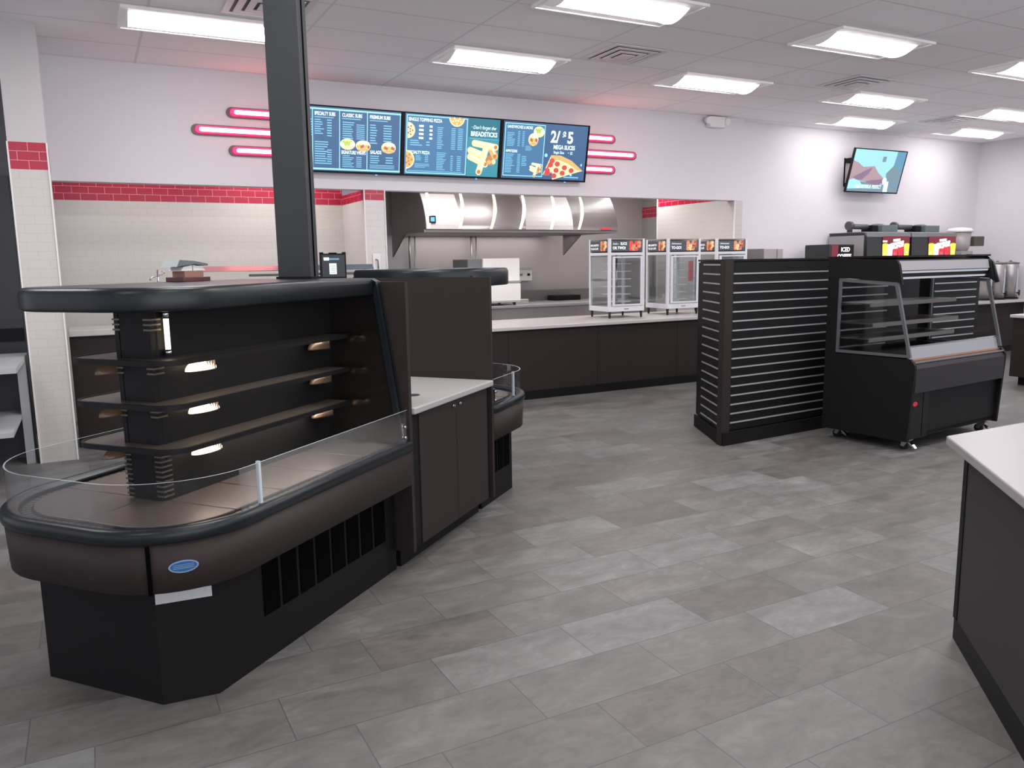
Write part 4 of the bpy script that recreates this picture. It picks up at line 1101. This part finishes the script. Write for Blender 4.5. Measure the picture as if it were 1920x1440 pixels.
SP = ['black', 'p_maroon', 'p_red', 'p_yellow', 'p_white', 's_meat']
def soda(x0, w, px0, label, side):
    t = thing('drink_dispenser', label, 'drink dispenser', (x0, 8.08, .868), 0, 'lit drink dispensers on the back counter')
    prof = [(0.02, 0), (0.02, .35), (-.03, .70), (-.02, 1.02), (.02, 1.075), (.10, 1.085), (.66, 1.085), (.66, 0)]
    MB().prism_x(prof, .01, w, 0).build('cabinet', 'machine_black', t)
    if side: MB().box(0, .0099, .03, .66, .02, 1.045).build('side_panel', 'grey_mid', t)
    mb = MB(); mb.prism_x([(-.032, 1.02), (-.02, 1.082), (.06, 1.098), (.66, 1.096), (.66, 1.0855), (.10, 1.0855), (.02, 1.076), (-.0205, 1.02)], 0, w + .01); mb.build('top_cover', 'grey', t)
    pw = w - px0 - .02
    mb = MB(lambda x, y, z: (px0 + x * pw, -.034 - z, .715 + y * .315))
    mb.rect(0, 1, 0, 1, 0, 1)
    for (cx, c_) in ((.10, 3), (.28, 4), (.47, 2), (.68, 2), (.90, 3)):
        wb = .085; wt = .105; tp = (.62, .58, .46, .55, .62)[(0.10, .28, .47, .68, .90).index(cx)]
        mb.poly([(cx - wb, 0.0), (cx + wb, 0.0), (cx + wt, tp), (cx - wt, tp)], .001, c_)
        mb.disc(cx, tp, wt, .05, .0015, 4 if c_ == 2 else c_, 14)
    for (bx, by) in ((.08, .2), (.90, .25)): mb.disc(bx, by, .03, .05, .002, 4, 10)
    mb.disc(.47, .18, .06, .07, .002, 5, 12)
    mb.poly([(.28, .66), (.78, .80), (.78, .66), (.28, .53)], .003, 4)
    mb.poly([(.38, .86), (.64, .89), (.64, .78), (.38, .74)], .0035, 4)
    if side: mb.rect(.0, .16, .72, .80, .003, 4)
    for (ix, iy) in ((.42, .50), (.55, .56), (.64, .53), (.72, .60), (.36, .44)): mb.disc(ix, iy, .06, .06, .003, 4, 9)
    mb.build('lit_panel', SP, t, recalc=False)
    for i in range(4):
        x = px0 + pw * (i + .5) / 4
        n_ = MB().box(x - .03, x + .03, -.08, .018, .46, .56).cyl((x, -.05, .46), (x, -.05, .42), .018).build('nozzle', 'black', t)
        MB().box(x - .022, x + .022, -.09, -.081, .36, .50).build('lever', 'chrome', n_)
    MB().box(.04, w - .04, -.16, .018, .0, .05).build('drip_tray', 'steel', t)
    # ice chute with handle and smoky lid on top
    MB().tube([(.02, .30, 1.10), (.02, .30, 1.185), (.06, .30, 1.185), (.42, .30, 1.180)], .040, 12).cyl((-.02, .30, 1.195), (.04, .30, 1.195), .065, n=16).build('ice_handle', 'grey_dark', t)
    MB().box(.40, .52, .20, .40, 1.0985, 1.20).build('hinge_block', 'black', t)
    l_ = MB().box(.55, .90, .14, .52, 1.0985, 1.205).build('ice_lid', 'teal_grey', t, bevel=.01)
    MB().ellipsoid((.66, .33, 1.206), .08, .12, .028, 0, 16, 5, 0, 1).build('lid_dome', 'teal_grey', l_)
M['machine_black'] = mat('machine_black', (40, 44, 46), 0.4, noise=0.05)
soda(10.17, .97, .34, 'first lit drink dispenser with cup pictures, grey side panel at its left', True)
soda(11.18, 1.09, .40, 'second lit drink dispenser with cup pictures, nearer the right corner', False)

t = thing('iced_coffee_machine', 'black box machine with lit ICED COFFEE sign, left of the drink dispensers', 'coffee machine', (8.94, 8.08, .868))
MB().box(.50, 1.0, .0, .46, 0, .915).build('cabinet', 'machine_black', t, bevel=.008)
MB().box(.485, .4995, .0, .445, .02, .89).build('side_panel', 'machine_black', t)
MB().box(.485, .4995, .446, .46, .02, .89).build('edge_strip', 'white', t)
mb = MB(lambda x, y, z: (x, -.003 - z, y)); mb.rect(.52, .98, .54, .90, 0, 0); mb.rect(.52, .66, .54, .90, .0005, 1)
mb.text('ICED', .81, .812, .085, 2, 'CENTER', .002, .002, 1.0); mb.text('COFFEE', .79, .705, .098, 2, 'CENTER', .002, .004, .86)
mb.build('lit_sign', ['black', 'p_maroon', 'p_white'], t, recalc=False)
MB().box(.66, .90, -.14, -.001, .0, .04).build('drip_tray', 'steel', t)

t = thing('creamer_dispenser', 'grey dispenser with round white lid beside the second drink machine', 'dispenser', (12.98, 8.30, .868))
MB().box(-.17, .13, 0, .30, 0, .80).build('stand', 'grey_mid', t, bevel=.008)
MB().lathe([(.13, .80), (.17, .90), (.175, 1.11), (.16, 1.11)], (-.03, .15), 20).build('clear_hopper', 'hopper', t)
MB().lathe([(.20, 1.111), (.205, 1.14), (.17, 1.175), (.06, 1.19), (.0001, 1.191)], (-.03, .15), 20).build('lid', 'white', t)
MB().box(.07, .34, -.05, .14, .88, 1.04).build('valve_block', 'dark_olive', t, bevel=.01)
M_ = None

def urn(x, label):
    t = thing('tea_urn', label, 'tea urn', (x, 7.98, .868), 0, 'stainless tea urns on the back counter')
    MB().lathe([(.15, 0), (.155, .015), (.135, .03)], n=24).build('base_ring', 'black', t)
    MB().lathe([(.13, .031), (.13, .57), (.125, .58)], n=28).build('tank', 'steel', t)
    MB().lathe([(.136, .581), (.136, .60), (.05, .612), (.02, .615), (.02, .635), (.0001, .636)], n=24).build('lid', 'steel_dark', t)
    MB().box(-.012, .012, -.142, -.131, .08, .50).build('sight_glass', 'acrylic_edge', t)
    f = MB().cyl((0, -.131, .10), (0, -.19, .10), .013).cyl((0, -.18, .10), (0, -.18, .06), .012).build('spigot', 'black', t)
    MB().cyl((0, -.18, .11), (0, -.18, .15), .008, .014).build('spigot_handle', 'rubber', f)
urn(12.93, 'tea urn seen through the right glass of the case, left of its neighbours')
urn(13.28, 'middle tea urn on the back counter, just right of the glass case')
urn(13.64, 'tea urn at the right edge of the view on the back counter')

# ------------------------------------------------------------------ white shelving left of the column
t = thing('open_shelving', 'low white open shelving unit with deep boards left of the tiled column', 'shelving', (-1.75, 6.70, 0))
MB().box(1.17, 1.235, .90, 1.22, 0, .861).build('end_panel', 'white_dim', t)
MB().box(0, .065, 0, 1.22, 0, .861).build('end_panel', 'white_dim', t)
MB().box(0, 1.235, 0, 1.22, .862, .90).build('top_board', 'white_dim', t)
MB().box(.066, 1.169, .06, 1.16, .385, .42).build('shelf', 'white_dim', t)
MB().box(.066, 1.169, 1.17, 1.20, .02, .86).build('back_panel', 'dark_room', t)

# ------------------------------------------------------------------ lamps
def area(x, y, z, sx, sy, power, color=(1, .985, .99), rot=(0, 0, 0)):
    l = bpy.data.lights.new('lamp', 'AREA'); l.shape = 'RECTANGLE'; l.size = sx; l.size_y = sy; l.energy = power; l.color = color
    o = bpy.data.objects.new('lamp', l); COL.objects.link(o); o.location = (x, y, z); o.rotation_euler = rot
    return o
# fixtures of the same grid that lie outside the view (over and behind the camera)
for x, y in ((1.0, 5.2), (-1.6, 5.2), (1.0, 3.3), (3.7, 3.3), (6.4, 3.3), (9.0, 3.3), (11.6, 3.3), (1.0, 1.3), (3.7, 1.3), (6.4, 1.3), (-1.6, 1.3), (1.0, -.8), (3.7, -.8), (11.6, 5.2)):
    area(x, y, CZ - .03, 1.1, .5, 30 if y > 2 else 14)
# kitchen and alcove ceilings
for x, y in ((4.2, 9.25), (6.6, 9.25)): area(x, y, 2.88, 1.1, .5, 22, (1, .96, .94))
area(7.7, 10.3, 2.88, .5, .5, 12)
area(5.4, 11.15, 2.0, 2.4, .12, 6, (1, .95, .92))  # narrow unseen lamp below hood level by the back wall, not on a ceiling
area(1.9, 9.1, 2.88, 1.0, .4, 8, (1, .96, .94)); area(.4, 9.1, 2.88, 1.0, .4, 3, (1, .96, .94))
# added unseen fill behind the camera, brightening walls and ceiling
area(4.0, -3.6, 1.7, 11, 2.6, 150, (.97, .95, 1), (math.radians(95), 0, 0))
# strip lamps under the island shelves
area(IO[0] - .62 * math.cos(IA) - .26 * math.sin(IA), IO[1] - .62 * math.sin(IA) + .26 * math.cos(IA), .888, 1.0, .02, 1.6, (1, .88, .78), (0, 0, IA))
area(IO[0] - .62 * math.cos(IA) - .62 * math.sin(IA), IO[1] - .62 * math.sin(IA) + .62 * math.cos(IA), .888, 1.0, .02, 0.8, (1, .88, .78), (0, 0, IA))
for _z in (1.228, 1.058): area(IO[0] - .62 * math.cos(IA) - .26 * math.sin(IA), IO[1] - .62 * math.sin(IA) + .26 * math.cos(IA), _z, 1.0, .02, .35, (1, .88, .74), (0, 0, IA))

w = bpy.data.worlds.new('world'); scene.world = w; w.use_nodes = True
w.node_tree.nodes['Background'].inputs[0].default_value = (.85, .87, 1.0, 1); w.node_tree.nodes['Background'].inputs[1].default_value = .68

# ------------------------------------------------------------------ camera
cam = bpy.data.cameras.new('camera'); co = bpy.data.objects.new('camera', cam); COL.objects.link(co)
cam.sensor_width = 36; cam.sensor_fit = 'HORIZONTAL'; cam.lens = 36 * 1490.0 / 1920.0; cam.clip_start = .05
pitch, roll, yaw = (math.radians(v) for v in (8.71, -0.89, -27.74))
cy, sy = math.cos(yaw), math.sin(yaw); cp, sp_ = math.cos(pitch), math.sin(pitch); cr, sr = math.cos(roll), math.sin(roll)
Rz = Matrix(((cy, sy, 0), (-sy, cy, 0), (0, 0, 1))); Mx = Matrix(((1, 0, 0), (0, 0, -1), (0, 1, 0)))
Rx = Matrix(((1, 0, 0), (0, cp, -sp_), (0, sp_, cp))); Rr = Matrix(((cr, -sr, 0), (sr, cr, 0), (0, 0, 1)))
Rc = Rr @ Rx @ Mx @ Rz
mw = Matrix((Rc[0], -Rc[1], -Rc[2])).transposed().to_4x4(); mw.translation = (0, 0, 1.6)
co.matrix_world = mw
scene.camera = co
scene.view_settings.view_transform = 'Standard'
scene.view_settings.look = 'None'
scene.view_settings.exposure = 0.48
scene.view_settings.gamma = 1.04
